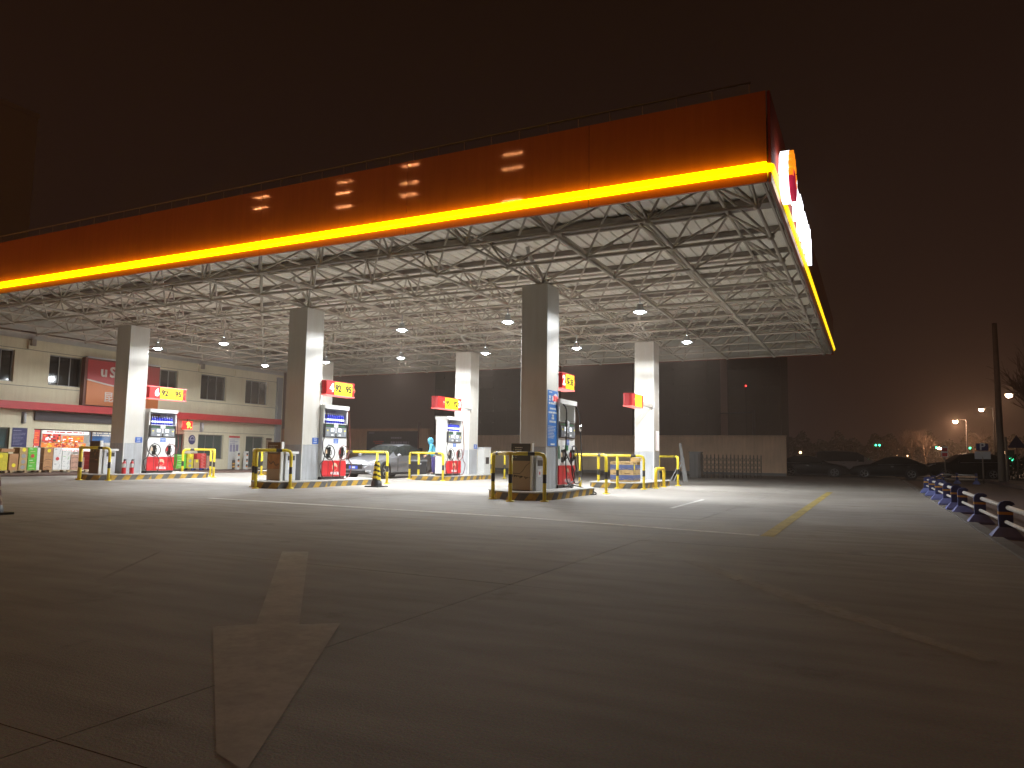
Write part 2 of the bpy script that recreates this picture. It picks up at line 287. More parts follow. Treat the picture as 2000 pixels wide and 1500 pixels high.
# ------------------------------------------------------------------ mesh helpers
class MB:
    def __init__(s):
        s.v = []; s.f = []; s.mi = []; s.sm = []; s.uv = []; s.T = Matrix.Identity(4)
    def add(s, vs, fs, mi=0, smooth=False, uvs=None):
        o = len(s.v)
        s.v += [tuple(s.T @ Vector(v)) for v in vs]
        for k, f in enumerate(fs):
            s.f.append(tuple(i + o for i in f)); s.mi.append(mi); s.sm.append(smooth); s.uv.append(uvs[k] if uvs else None)
        return s
    def box(s, c, d, mi=0):
        x, y, z = c; a, b, h = d[0] / 2, d[1] / 2, d[2] / 2
        vs = [(x + i * a, y + j * b, z + k * h) for k in (-1, 1) for j in (-1, 1) for i in (-1, 1)]
        return s.add(vs, [(0, 2, 3, 1), (4, 5, 7, 6), (0, 1, 5, 4), (2, 6, 7, 3), (0, 4, 6, 2), (1, 3, 7, 5)], mi)
    def bx(s, x0, x1, y0, y1, z0, z1, mi=0):
        return s.box(((x0 + x1) / 2, (y0 + y1) / 2, (z0 + z1) / 2), (abs(x1 - x0), abs(y1 - y0), abs(z1 - z0)), mi)
    def prism(s, poly, z0, z1, mi=0, mt=None, smooth=False):     # polygon in XY extruded in Z
        n = len(poly)
        vs = [(x, y, z0) for x, y in poly] + [(x, y, z1) for x, y in poly]
        s.add(vs, [(i, (i + 1) % n, n + (i + 1) % n, n + i) for i in range(n)], mi, smooth)
        o = len(s.v) - 2 * n
        s.f.append(tuple(o + n + i for i in range(n))); s.f.append(tuple(o + n - 1 - i for i in range(n)))
        for _ in range(2): s.mi.append(mi if mt is None else mt); s.sm.append(False); s.uv.append(None)
        return s
    def tube(s, pts, r, n=8, mi=0, caps=True, mis=None):
        pts = [Vector(p) for p in pts]; rs = r if isinstance(r, (list, tuple)) else [r] * len(pts)
        vs = []; prev = None
        for i, p in enumerate(pts):
            t = (pts[min(i + 1, len(pts) - 1)] - pts[max(i - 1, 0)])
            t = t.normalized() if t.length > 1e-9 else Vector((0, 0, 1))
            if prev is None:
                a = Vector((0, 0, 1)) if abs(t.z) < 0.9 else Vector((1, 0, 0)); u = t.cross(a).normalized()
            else:
                u = prev - t * prev.dot(t); u = u.normalized() if u.length > 1e-6 else prev
            prev = u; w = t.cross(u)
            vs += [tuple(p + (u * math.cos(2 * PI * k / n) + w * math.sin(2 * PI * k / n)) * rs[i]) for k in range(n)]
        for i in range(len(pts) - 1):
            fs = [(i * n + k, i * n + (k + 1) % n, (i + 1) * n + (k + 1) % n, (i + 1) * n + k) for k in range(n)]
            if i == 0:
                s.add(vs, fs, mis[i] if mis else mi, True); o = len(s.v) - len(vs)
            else:
                for f in fs:
                    s.f.append(tuple(o + q for q in f)); s.mi.append(mis[i] if mis else mi); s.sm.append(True); s.uv.append(None)
        if caps:
            s.f.append(tuple(o + k for k in range(n - 1, -1, -1))); s.mi.append(mis[0] if mis else mi)
            s.f.append(tuple(o + (len(pts) - 1) * n + k for k in range(n))); s.mi.append(mis[-1] if mis else mi)
            s.sm += [False, False]; s.uv += [None, None]
        return s
    def lathe(s, prof, c=(0, 0, 0), n=16, mi=0, smooth=True):     # (radius, z) profile about Z
        m = len(prof)
        vs = [(c[0] + r * math.cos(2 * PI * k / n), c[1] + r * math.sin(2 * PI * k / n), c[2] + z) for r, z in prof for k in range(n)]
        fs = [(i * n + k, i * n + (k + 1) % n, (i + 1) * n + (k + 1) % n, (i + 1) * n + k) for i in range(m - 1) for k in range(n)]
        return s.add(vs, fs, mi, smooth)
    def disc(s, c, r, axis='z', n=20, mi=0):
        vs = []
        for k in range(n):
            a, b = r * math.cos(2 * PI * k / n), r * math.sin(2 * PI * k / n)
            vs.append({'z': (c[0] + a, c[1] + b, c[2]), 'x': (c[0], c[1] + a, c[2] + b), 'y': (c[0] + a, c[1], c[2] + b)}[axis])
        return s.add(vs, [tuple(range(n))], mi)
    def cyl(s, a, b, r, n=12, mi=0):
        return s.tube([a, b], r, n, mi)
    def build(s, name, mats, parent=None, loc=(0, 0, 0), rot=None):
        me = bpy.data.meshes.new(name); me.from_pydata(s.v, [], s.f)
        mats = mats if isinstance(mats, (list, tuple)) else [mats]
        for m in mats: me.materials.append(m)
        me.polygons.foreach_set("material_index", s.mi); me.polygons.foreach_set("use_smooth", s.sm)
        if any(u is not None for u in s.uv):
            lay = me.uv_layers.new(name="UVMap")
            for p in me.polygons:
                u = s.uv[p.index]
                if u:
                    for q, li in enumerate(p.loop_indices): lay.data[li].uv = u[q]
        me.update()
        o = bpy.data.objects.new(name, me); COL.objects.link(o); o.location = loc
        if rot: o.rotation_euler = rot
        if parent: o.parent = parent
        return o

def tag(o, label=None, cat=None, group=None, kind=None):
    if label: o["label"] = label
    if cat: o["category"] = cat
    if group: o["group"] = group
    if kind: o["kind"] = kind
    return o
def thing(name, label, cat, loc=(0, 0, 0), rz=0.0, group=None):
    o = bpy.data.objects.new(name, None); COL.objects.link(o); o.location = loc; o.rotation_euler = (0, 0, rz); o.empty_display_size = 0.1
    return tag(o, label, cat, group)
KIDS = {}
def kids(o):
    return [c for c in bpy.data.objects if c.parent == o]
def dup(o, parent=None, label=None, loc=None, rz=None):
    c = o.copy(); COL.objects.link(c); c.parent = parent
    if label: c["label"] = label
    if loc is not None: c.location = loc
    if rz is not None: c.rotation_euler = (0, 0, rz)
    for k in kids(o): dup(k, c)
    return c
def structure(name, mb, m, parent=None, **k):
    o = mb.build(name, m, parent, **k)
    if not parent: o["kind"] = 'structure'
    return o
FX = (PI / 2, 0, PI / 2); FNY = (PI / 2, 0, 0); FNX = (PI / 2, 0, -PI / 2)
TXT = {}
def text(name, s, size, m, parent, loc, rot=FX, align='CENTER', bold=0.0, ext=0.002, label=None):
    key = (s, size, align, bold, ext)
    if key not in TXT:
        cu = bpy.data.curves.new("lettering", 'FONT'); cu.body = s; cu.size = size; cu.align_x = align; cu.align_y = 'CENTER'
        cu.offset = bold; cu.extrude = ext; cu.resolution_u = 3
        o = bpy.data.objects.new("tmp", cu); COL.objects.link(o)
        dg = bpy.context.evaluated_depsgraph_get(); TXT[key] = bpy.data.meshes.new_from_object(o.evaluated_get(dg)); bpy.data.objects.remove(o)
    me = TXT[key].copy(); me.materials.clear(); me.materials.append(m)
    o = bpy.data.objects.new(name, me); COL.objects.link(o); o.parent = parent; o.location = loc; o.rotation_euler = rot
    if label: o["label"] = label
    return o
def smooth_path(pts, k=6):
    P = [Vector(p) for p in pts]; P = [P[0] * 2 - P[1]] + P + [P[-1] * 2 - P[-2]]; R = []
    for i in range(1, len(P) - 2):
        for j in range(k):
            t = j / k; a, b, c, d = P[i - 1], P[i], P[i + 1], P[i + 2]
            R.append(0.5 * ((2 * b) + (c - a) * t + (2 * a - 5 * b + 4 * c - d) * t * t + (3 * b - a - 3 * c + d) * t ** 3))
    return R + [P[-2]]
def print_lines(name, m, parent, x, y0, y1, z1, rows, dz, h, seed=0, rot=None, align='c', axis='x'):
    r = random.Random(seed); mb = MB()                     # rows of small print too fine to read
    for k in range(rows):
        z = z1 - k * dz; w = (y1 - y0) * r.uniform(0.55, 1.0); a = (y0 + y1 - w) / 2 if align == 'c' else y0
        while w > 0.02:
            q = min(w, r.uniform(0.04, 0.16) * (y1 - y0) * 1.3)
            if axis == 'x': mb.bx(x, x + 0.002, a, a + q * 0.8, z - h / 2, z + h / 2)
            else: mb.bx(a, a + q * 0.8, x - 0.002, x, z - h / 2, z + h / 2)
            a += q; w -= q
    return tag(mb.build(name, m, parent), kind='stuff')

# ------------------------------------------------------------------ ground, slabs, road, markings
g = MB(); g.bx(-260, 240, -60, 440, -0.7, -0.125); structure("ground", g, M['asphalt'])
fc = MB(); fc.bx(-60, 1.40, -14, 60, -0.12, -0.045); forecourt = structure("forecourt", fc, M['apron'])
PX, PY = 4.08, 3.68
for i in range(-10, 1):
    for j in range(-3, 13):
        x1 = 1.415 + PX * i; x0 = x1 - PX; y0 = 1.715 + PY * j; y1 = y0 + PY
        b = MB(); dz = rnd.uniform(-0.002, 0.0)
        b.bx(x0 + 0.003, x1 - 0.003, y0 + 0.003, y1 - 0.003, -0.044, dz); b.build("slab", M['slab'], forecourt)
e = MB(); e.bx(1.43, 1.60, -14, 46, -0.12, 0.012); structure("kerb", e, M['apron'])
e = MB(); e.bx(1.62, 60, -30, 46, -0.12, -0.02); structure("side_road", e, M['verge'])
e = MB(); e.bx(-60, 60, 61, 75, -0.12, -0.05); structure("back_road", e, M['asphalt'])
e = MB(); e.bx(5.4, 60, 33, 47, -0.019, 0.14); structure("verge_kerb", e, M['verge'])

def sheet(name, pts, m, z=0.005):
    mb = MB(); mb.add([(x, y, z) for x, y in pts], [tuple(range(len(pts)))]); return structure(name, mb, m)
sheet("yellow_lane_line", [(-1.40, 10.45), (-1.22, 10.45), (-1.19, 26.2), (-1.37, 26.2)], M['yline'])
sheet("white_stop_line", [(-13.2, 11.50), (-5.5, 11.14), (-1.42, 10.46), (-1.42, 10.62), (-5.5, 11.32), (-13.2, 11.68)], M['wline'])
sheet("turn_arrow_marking", [(-5.57, 5.87), (-5.33, 6.00), (-3.14, 3.48), (-2.95, 3.63), (-1.86, 1.84), (-2.06, 1.90), (-3.53, 3.18), (-3.37, 3.36)], M['ghost'])
sheet("faded_arrow_marking", [(-1.77, 7.49), (-1.63, 7.58), (-0.26, 5.74), (0.56, 4.67), (0.50, 4.60), (-0.46, 5.66)], M['ghost2'])
sheet("faded_arrow_tail", [(-6.66, 5.28), (-6.52, 5.14), (-5.46, 3.76), (-5.60, 3.86)], M['ghost2'])
sheet("bay_dash", [(-3.92, 18.8), (-3.83, 18.8), (-3.73, 15.1), (-3.82, 15.1)], M['wline'])

# ------------------------------------------------------------------ canopy (space frame roof)
XN = [-7.89 + 2.045 * k for k in range(3, -12, -1)]; YN = [13.51 + 2.05 * j for j in range(11)]
ZL, ZU = 5.66, 6.60
XU = [x - 1.0225 for x in XN[:-1]]; YU = [12.485 + 2.05 * j for j in range(11)]
XR, XL, YF, YB, ZB, ZT = -1.37, -31.55, 12.38, 34.6, 5.665, 7.26
canopy = thing("canopy", "large flat petrol station canopy with red fascia, yellow light strip and white lattice roof", "canopy", (-16.4, 23.5, 0))
CO = Vector((16.4, -23.5, 0))
def cp(p): return Vector(p) + CO
bars = []
for y in YN:
    for a, b in zip(XN, XN[1:]): bars.append(((a, y, ZL), (b, y, ZL), 0))
for x in XN:
    for a, b in zip(YN, YN[1:]): bars.append(((x, a, ZL), (x, b, ZL), 0))
for y in YU:
    for a, b in zip(XU, XU[1:]): bars.append(((a, y, ZU), (b, y, ZU), 0))
for x in XU:
    for a, b in zip(YU, YU[1:]): bars.append(((x, a, ZU), (x, b, ZU), 0))
for x in XU:
    for y in YU:
        for dx in (-1.0225, 1.0225):
            for dy in (-1.025, 1.025):
                if YN[0] - 0.1 < y + dy < YN[-1] + 0.1: bars.append(((x, y, ZU), (x + dx, y + dy, ZL), 1))
for y in YN: bars.append(((XN[0], y, ZL), (XR - 0.1, y, 5.95), 1))
for x in XN: bars.append(((x, YN[0], ZL), (x, YF + 0.12, 5.95), 1))
def key(b):
    m = (Vector(b[0]) + Vector(b[1])) / 2
    return (Vector(b[0]) - Vector(b[1])).length / (m - Vector((0, 0, 1.04))).length * (1 if m.x > -24 else 0.3)
bars.sort(key=key, reverse=True)
unit = []
for r_ in (0.038, 0.027):
    mb = MB(); mb.tube([(0, 0, 0), (0, 0, 1)], r_, 8, caps=False); o = mb.build("truss_bar", M['steel']); unit.append(o.data); bpy.data.objects.remove(o)
for a, b, k in bars[:296]:
    o = bpy.data.objects.new("truss_bar", unit[k]); COL.objects.link(o); o.parent = canopy
    d = Vector(b) - Vector(a)
    o.matrix_local = Matrix.Translation(cp(a)) @ d.to_track_quat('Z', 'Y').to_matrix().to_4x4() @ Matrix.Diagonal((1, 1, d.length, 1))
mb = MB()
for a, b, k in bars[296:]: mb.tube([cp(a), cp(b)], (0.038, 0.027)[k], 6, caps=False)
tag(mb.build("truss_bar", M['steel'], canopy), kind='stuff')
mb = MB()
for z, xs, ys in ((ZL, XN, YN), (ZU, XU, YU)):
    for x in xs:
        for y in ys:
            mb.lathe([(0.001, -0.085), (0.06, -0.06), (0.085, 0), (0.06, 0.06), (0.001, 0.085)], cp((x, y, z)), 8)
tag(mb.build("truss_node", M['steel'], canopy), kind='stuff')
# purlins on the upper chord, roof sheet with ribs
for k in range(22):
    y = 12.485 + 1.025 * k
    if k % 2: continue
    mb = MB(); h = 0.13
    mb.bx(XL, XR - 0.05, y - 0.045, y + 0.045, 6.70, 6.70 + h); mb.build("purlin", M['purlin'], canopy, loc=CO)
mb = MB(); mb.bx(XL, XR - 0.05, 16.35, 16.72, 6.66, 6.72); mb.bx(XL, XR - 0.05, 16.33, 16.35, 6.66, 6.80); mb.bx(XL, XR - 0.05, 16.72, 16.74, 6.66, 6.80)
mb.build("gutter", M['purlin'], canopy, loc=CO)
mb = MB(); prof = []; x = XL
while x < XR - 0.36:
    prof += [(x, 6.835), (x + 0.21, 6.835), (x + 0.235, 6.875), (x + 0.275, 6.875), (x + 0.30, 6.835)]; x += 0.31
n = len(prof); vs = [(px, YF + 0.06, pz) for px, pz in prof] + [(px, YB - 0.06, pz) for px, pz in prof]
mb.add(vs, [(i, i + 1, n + i + 1, n + i) for i in range(n - 1)]); mb.build("roof_deck", M['deck'], canopy, loc=CO)
# fascia sheets: front, right and back; separate sheets with open joints
def fascia_run(axis, a0, a1, seams, side):
    es = [a0] + seams + [a1]
    for p, q in zip(es, es[1:]):
        gpj = 0.012
        up_, lo, st = MB(), MB(), MB(); L0, L1 = min(p, q) + gpj / 2, max(p, q) - gpj / 2
        for mb, z0, z1, d in ((up_, 5.995, ZT, 0.05), (lo, ZB, 5.835, 0.05)):
            if axis == 'x': mb.bx(L0, L1, side, side + d, z0, z1)
            else: mb.bx(side - d, side, L0, L1, z0, z1)
        P_ = 0.12 if axis == 'x' else 0.06
        pr = [(0.05, 5.84), (-P_ + 0.05, 5.845), (-P_ + 0.012, 5.875), (-P_, 5.915), (-P_ + 0.012, 5.955), (-P_ + 0.05, 5.985), (0.05, 5.99)]
        vs = []
        for e_ in (L0, L1):
            for d, z in pr: vs.append((e_, side + d, z) if axis == 'x' else (side - d, e_, z))
        k = len(pr); st.add(vs, [(i, (i + 1) % k, k + (i + 1) % k, k + i) for i in range(k)] + [tuple(range(k)), tuple(range(2 * k - 1, k - 1, -1))])
        up_.build("fascia_panel", M['fascia' if axis == 'x' else 'fascia_shaded'], canopy, loc=CO); lo.build("fascia_trim", M['fascia_low'], canopy, loc=CO)
        st.build("light_strip", M['strip' if axis == 'x' else 'strip_side'], canopy, loc=CO)
fascia_run('x', XL, XR - 0.06, [-29.9, -25.7, -21.51, -17.23, -12.87, -8.71, -4.60], YF)
fascia_run('y', YF + 0.02, YB - 0.02, [16.9, 21.1, 25.3, 29.5], XR)
mb = MB(); mb.bx(XL, XR - 0.06, YB - 0.05, YB, ZB, ZT); mb.build("back_fascia", M['fascia_low'], canopy, loc=CO)
mb = MB(); mb.bx(XL, XR - 0.12, YF + 0.056, YF + 0.10, 5.75, 6.80); mb.build("fascia_lining", M['lining'], canopy, loc=CO)
mb = MB(); mb.bx(XR - 0.11, XR - 0.056, YF + 0.10, YB - 0.12, 5.75, 6.80); mb.build("fascia_lining", M['lining'], canopy, loc=CO)
x = XL
while x < XR - 0.3:
    mb = MB(); x1 = min(x + 2.045, XR - 0.12)
    mb.bx(x + 0.01, x1 - 0.01, YB - 0.12, YB - 0.056, 5.69, 6.80); mb.build("fascia_lining", M['lining'], canopy, loc=CO); x += 2.045
mb = MB(); mb.bx(XL, XR - 0.1, YB - 0.20, YB - 0.125, 5.70, 5.78); mb.bx(XL, XR - 0.1, YB - 0.17, YB - 0.125, 6.2, 6.24)
for x in XN: mb.bx(x - 0.03, x + 0.03, YB - 0.19, YB - 0.126, 5.78, 6.7)
mb.build("edge_beam", M['steel'], canopy, loc=CO)
mb = MB(); mb.bx(XR - 0.16, XR - 0.12, YF + 0.1, YB - 0.2, 5.68, 5.74); mb.build("edge_beam", M['steel'], canopy, loc=CO)
mb = MB(); mb.bx(XL, XL + 0.05, YF + 0.12, YB - 0.14, 5.92, 6.80); mb.build("fascia_lining", M['lining'], canopy, loc=CO)
# handrail on the roof
rail = thing("roof_railing", "thin steel safety railing along the top of the canopy front", "railing", (-16.4, 13.0, 6.9))
mb = MB(); mb.tube([(-15.2, 0, 0.87), (14.65, 0, 0.87)], 0.02, 6); mb.build("rail", M['steel'], rail)
for k in range(46):
    mb = MB(); mb.tube([(14.62 - 0.655 * k, 0, 0.0), (14.62 - 0.655 * k, 0, 0.87)], 0.012, 5); mb.build("post", M['steel'], rail)

# hanging lamps
lamp0 = None
lamp_light = bpy.data.lights.new("canopy_lamp_light", 'SPOT'); lamp_light.energy = 1950; lamp_light.color = (0.95, 0.985, 1.0)
lamp_light.spot_size = math.radians(179); lamp_light.spot_blend = 0.05; lamp_light.shadow_soft_size = 0.14; lamp_light.use_nodes = True
lt_ = lamp_light.node_tree; em_ = lt_.nodes["Emission"]                      # wide-beam luminaire: most light at about 60 degrees, cut near the horizontal
tc_ = lt_.nodes.new("ShaderNodeTexCoord"); sp_ = lt_.nodes.new("ShaderNodeSeparateXYZ"); ab_ = lt_.nodes.new("ShaderNodeMath"); ab_.operation = 'ABSOLUTE'
rm_ = lt_.nodes.new("ShaderNodeValToRGB"); lt_.links.new(tc_.outputs["Normal"], sp_.inputs[0]); lt_.links.new(sp_.outputs["Z"], ab_.inputs[0]); lt_.links.new(ab_.outputs[0], rm_.inputs[0]); lt_.links.new(rm_.outputs[0], em_.inputs["Strength"])
for p_, v_ in ((0.06, 0.0), (0.12, 0.16), (0.20, 0.27), (0.28, 0.08), (0.40, 0.50), (0.54, 0.84), (0.75, 0.45), (1.0, 0.24)):
    e_ = rm_.color_ramp.elements.new(p_); e_.color = (v_, v_, v_, 1)
rm_.color_ramp.elements.remove(rm_.color_ramp.elements[0]); rm_.color_ramp.elements.remove(rm_.color_ramp.elements[-1])
LX = [-5.75, -9.92, -13.85, -17.95, -22.05, -25.75]
def_l = {0: "in front", 1: "behind"}
pos = ["rightmost", "second from the right", "third from the right", "fourth from the right", "fifth from the right", "leftmost"]
for r_, y in enumerate((19.64, 25.45)):
    for k, x in enumerate(LX):
        lab = "bright round canopy lamp, %s in the %s row of lamps" % (pos[k], "nearer" if r_ == 0 else "farther")
        if lamp0 is None:
            lamp0 = thing("canopy_lamp", lab, "lamp", (x, y, 5.12), 0, "lamps hanging under the canopy")
            mb = MB(); mb.cyl((0, 0, 0.22), (0, 0, 0.56), 0.018, 8); mb.build("rod", M['lampshell'], lamp0)
            mb = MB(); mb.lathe([(0.02, 0.24), (0.08, 0.23), (0.10, 0.10), (0.19, 0.03), (0.20, 0.0), (0.185, 0.0)], n=18); mb.build("housing", M['lampshell'], lamp0)
            mb = MB(); mb.lathe([(0.001, -0.05), (0.07, -0.04), (0.125, -0.005), (0.13, 0.012)], n=18); mb.build("lens", M['lampglow'], lamp0)
        else: dup(lamp0, None, lab, (x, y, 5.12))
        sl = lamp_light
        so = bpy.data.objects.new("canopy_lamp_light", sl); COL.objects.link(so); so.location = (x, y, 5.05)

# ------------------------------------------------------------------ columns
CX = [-24.36, -16.06, -7.89]; RY = [17.54, 27.85]
HW = 0.383
def column(x, y, label, plates, strut=0):
    t = thing("canopy_column", label, "column", (x, y, 0.196), 0, "square columns carrying the canopy")
    def ch(h, c): return [(-h + c, -h), (h - c, -h), (h, -h + c), (h, h - c), (h - c, h), (-h + c, h), (-h, h - c), (-h, -h + c)]
    mb = MB(); mb.prism(ch(HW, 0.03), 1.085, 5.36); mb.build("shaft", M['col'], t)
    mb = MB(); mb.prism(ch(HW + 0.004, 0.03), 0.0, 1.08); mb.build("base_cladding", M['colbase'], t)
    for i in (-1, 1):
        mb = MB(); mb.bx(HW - 0.028, HW + 0.006, i * (HW - 0.012) - 0.016, i * (HW - 0.012) + 0.016, 0.01, 5.35); mb.build("corner_trim", M['trim'], t)
    mb = MB(); mb.bx(-0.2, 0.2, -0.2, 0.2, 5.362, 5.385); mb.cyl((0, 0, 5.38), (0, 0, 5.46), 0.07); mb.build("bearing_plate", M['steel'], t)
    if plates:
        mb = MB(); mb.bx(HW + 0.006, HW + 0.012, 0.06, 0.34, 1.11, 1.31); p = mb.build("notice_plate", M['blue'], t)
        print_lines("lettering", M['wprint'], p, HW + 0.0125, 0.09, 0.31, 1.27, 3, 0.055, 0.018, 3)
    if strut:
        mb = MB(); mb.tube(smooth_path([(0.12, 0.1, 5.36), (0.1, 0.1, 5.55), (-0.15, -0.3, 6.1), (-0.2, -0.45, 6.4)]), 0.055, 10); mb.build("drain_pipe", M['pipe'], t)
    return t
column(CX[0], RY[0], "square white column beside pump six, in front of the shop sign", True)
column(CX[1], RY[0], "square white column beside pump four with a small blue plate", True, 1)
cC = column(CX[2], RY[0], "square white column with a tall blue poster, beside pump two", False, 1)
column(CX[0], RY[1], "rear white column mostly hidden behind the column of pump four", False)
column(CX[1], RY[1], "square white rear column beside the pump where the blue figure stands", True, 1)
column(CX[2], RY[1], "square white rear column rising behind stacked blue cartons", False, 1)

# ------------------------------------------------------------------ islands
def island(x, y0, y1, label, flip=False, rear=None):
    t = thing("pump_island", label, "kerb", (x, (y0 + y1) / 2, 0), PI if flip else 0, "raised pump islands")
    h = (y1 - y0) / 2
    if flip: pl = [(-1.0, -h + 1.2), (-0.8, -h + 0.45), (-0.35, -h + 0.06), (0.25, -h), (0.75, -h + 0.35), (0.98, -h + 1.0), (1.0, -h + 1.2)]
    else: pl = [(-0.95, -h + 1.2), (-0.72, -h + 0.7), (-0.35, -h + 0.3), (0.1, -h + 0.06), (0.5, -h), (0.85, -h + 0.15), (1.02, -h + 0.5), (1.06, -h + 0.9), (1.06, -h + 1.2)]
    q = -h + 2.0
    front = pl + [(pl[-1][0], q), (pl[0][0], q)]
    back = [(pl[0][0] + 0.03, q + 0.015), (pl[-1][0] - 0.09, q + 0.015), (pl[-1][0] - 0.09, h - 0.35), (pl[-1][0] - 0.3, h), (pl[0][0] + 0.3, h), (pl[0][0] + 0.03, h - 0.35)]
    for poly in (front, back):
        # striped side wall with UVs along the edge, then concrete cap with small overhang
        mb = MB(); n = len(poly); u = 0.0
        for i in range(n):
            a, b = Vector(poly[i]), Vector(poly[(i + 1) % n]); l = (b - a).length
            mb.add([(a.x, a.y, 0), (b.x, b.y, 0), (b.x, b.y, 0.168), (a.x, a.y, 0.168)], [(0, 1, 2, 3)], 0, False, [[(u, 0), (u + l, 0), (u + l, 0.168), (u, 0.168)]]); u += l
        mb.build("striped_kerb", M['kerb'], t)
        c = sum((Vector(p) for p in poly), Vector((0, 0))) / n
        mb = MB(); mb.prism([tuple(Vector(p) + (Vector(p) - c).normalized() * 0.02) for p in poly], 0.168, 0.196); mb.build("cap", M['island'], t)
    return t
island(CX[0], 15.85, 20.6, "striped island under pump six near the shop")
island(CX[1], 15.60, 20.6, "striped island under pump four in the middle")
island(CX[2], 15.45, 19.5, "striped island under pump two with dirty stripes, nearest one")
island(CX[0], 24.6, 29.6, "rear striped island under the hidden left column", True)
island(CX[1], 24.75, 29.6, "rear striped island under pump three where the figure stands", True)
island(CX[2], 23.6, 28.6, "rear striped island under the stacked blue cartons", True)

# ------------------------------------------------------------------ guard rails
def band_tube(mb, pts, r, black, n=10):
    """tube along pts; black = list of (s0, s1) stretches of path length painted black"""
    P = [Vector(p) for p in pts]; Q = [P[0]]; mis = []; s = 0.0
    for a, b in zip(P, P[1:]):
        L_ = (b - a).length; cuts = sorted({0.0, L_, *[c - s for st in black for c in st if 0.001 < c - s < L_ - 0.001]})
        for c0, c1 in zip(cuts, cuts[1:]):
            m_ = s + (c0 + c1) / 2; Q.append(a + (b - a) * (c1 / L_)); mis.append(1 if any(p <= m_ <= q for p, q in black) else 0)
        s += L_
    mis.append(mis[-1])
    # duplicate ring points where colour changes is not needed: colour is per segment
    return mb.tube(Q, r, n, 0, True, mis)
def guard(name_label, a, m, b, H=1.09, r=0.045, low=0.0, group="yellow and black guard rails round the islands", mid=True):
    """bent top bar from post a over post m to post b; posts stand on flanges"""
    c = (Vector(a) + Vector(b)) / 2
    t = thing("guard_rail", name_label, "guard rail", (c.x, c.y, low), 0, group)
    A, Mi, B = [Vector((p[0] - c.x, p[1] - c.y, 0)) for p in (a, m, b)]
    R = 0.13
    arc = smooth_path([A, A.lerp(Mi, 0.55) + (Mi - (A + B) / 2) * 0.10, Mi, B.lerp(Mi, 0.55) + (Mi - (A + B) / 2) * 0.10, B], 6)
    arc = [p + Vector((0, 0, H)) for p in arc]
    dA = (arc[2] - arc[0]).normalized(); dB = (arc[-3] - arc[-1]).normalized()
    top = [A + Vector((0, 0, 0.0))]
    bl = lambda P, d: [P + Vector((0, 0, H - R)), P + Vector((0, 0, H - 0.55 * R)) + d * 0.07 * R * 2, P + Vector((0, 0, H - 0.2 * R)) + d * 0.35 * R, P + Vector((0, 0, H)) + d * R]
    core = [p for p in arc if (p - arc[0]).length > R * 1.1 and (p - arc[-1]).length > R * 1.1]
    mb = MB(); pl = [A + Vector((0, 0, 0.0)), *bl(A, dA), *core, *bl(B, dB)[::-1], B]
    tot = sum((q - p).length for p, q in zip(pl, pl[1:]))
    band_tube(mb, pl, r, [(0.42, 0.62), (H + 0.20, H + 0.36), (tot - H - 0.36, tot - H - 0.2), (tot - 0.62, tot - 0.42)])
    mb.build("bent_bar", [M['ypaint'], M['bpaint']], t)
    if mid:
        mb = MB(); band_tube(mb, [Mi, Mi + Vector((0, 0, H - 0.02))], r, [(0.42, 0.62)]); mb.build("post", [M['ypaint'], M['bpaint']], t)
    for P in ([A, Mi, B] if mid else [A, B]):
        mb = MB(); mb.T = Matrix.Translation(P); mb.lathe([(0.001, 0.03), (0.1, 0.03), (0.1, 0.001)], n=14); mb.build("flange", M['ypaint'], t)
    return t
guard("guard rail in front of the cabinet with the slate poster, nearest one", (-8.16, 15.5), (-7.40, 14.9), (-6.75, 15.36))
guard("guard rail at the back end of the pump two island", (-8.75, 19.9), (-7.85, 20.5), (-6.76, 19.7))
guard("guard rail in front of the brown poster cabinet of pump four", (-16.55, 16.1), (-15.75, 15.42), (-15.0, 16.0))
guard("guard rail behind pump four, before the silver car", (-17.0, 20.6), (-16.0, 21.4), (-15.0, 20.65))
guard("guard rail in front of the maroon poster cabinet of pump six", (-24.75, 16.1), (-24.0, 15.65), (-22.95, 15.95))
guard("guard rail behind pump six, before the shop cartons", (-25.2, 20.7), (-24.4, 21.4), (-23.3, 20.6))
guard("guard rail in front of pump three and the blue figure", (-17.45, 25.6), (-16.6, 25.0), (-15.25, 24.7))
guard("guard rail behind the white box by the rear middle column", (-17.1, 29.7), (-16.1, 30.4), (-15.05, 29.7))
guard("guard rail in front of the stacked blue cartons", (-8.55, 24.1), (-7.62, 23.35), (-6.72, 23.35))
guard("guard rail behind the rear right column, farthest right", (-8.7, 28.7), (-7.8, 29.3), (-6.62, 27.6))
guard("guard rail behind the brown poster cabinet, left rear island", (-25.3, 24.7), (-24.4, 24.2), (-23.4, 24.6))
h_ = guard("low all yellow hoop bollard beside the blue cartons", (-6.62, 24.45), (-6.65, 25.1), (-6.68, 25.75), H=0.66, r=0.055, mid=False, group=None)
for k in kids(h_):
    if k.name.startswith("bent"):
        k.data.materials.clear(); k.data.materials.append(M['ybright']); k.data.materials.append(M['ybright'])

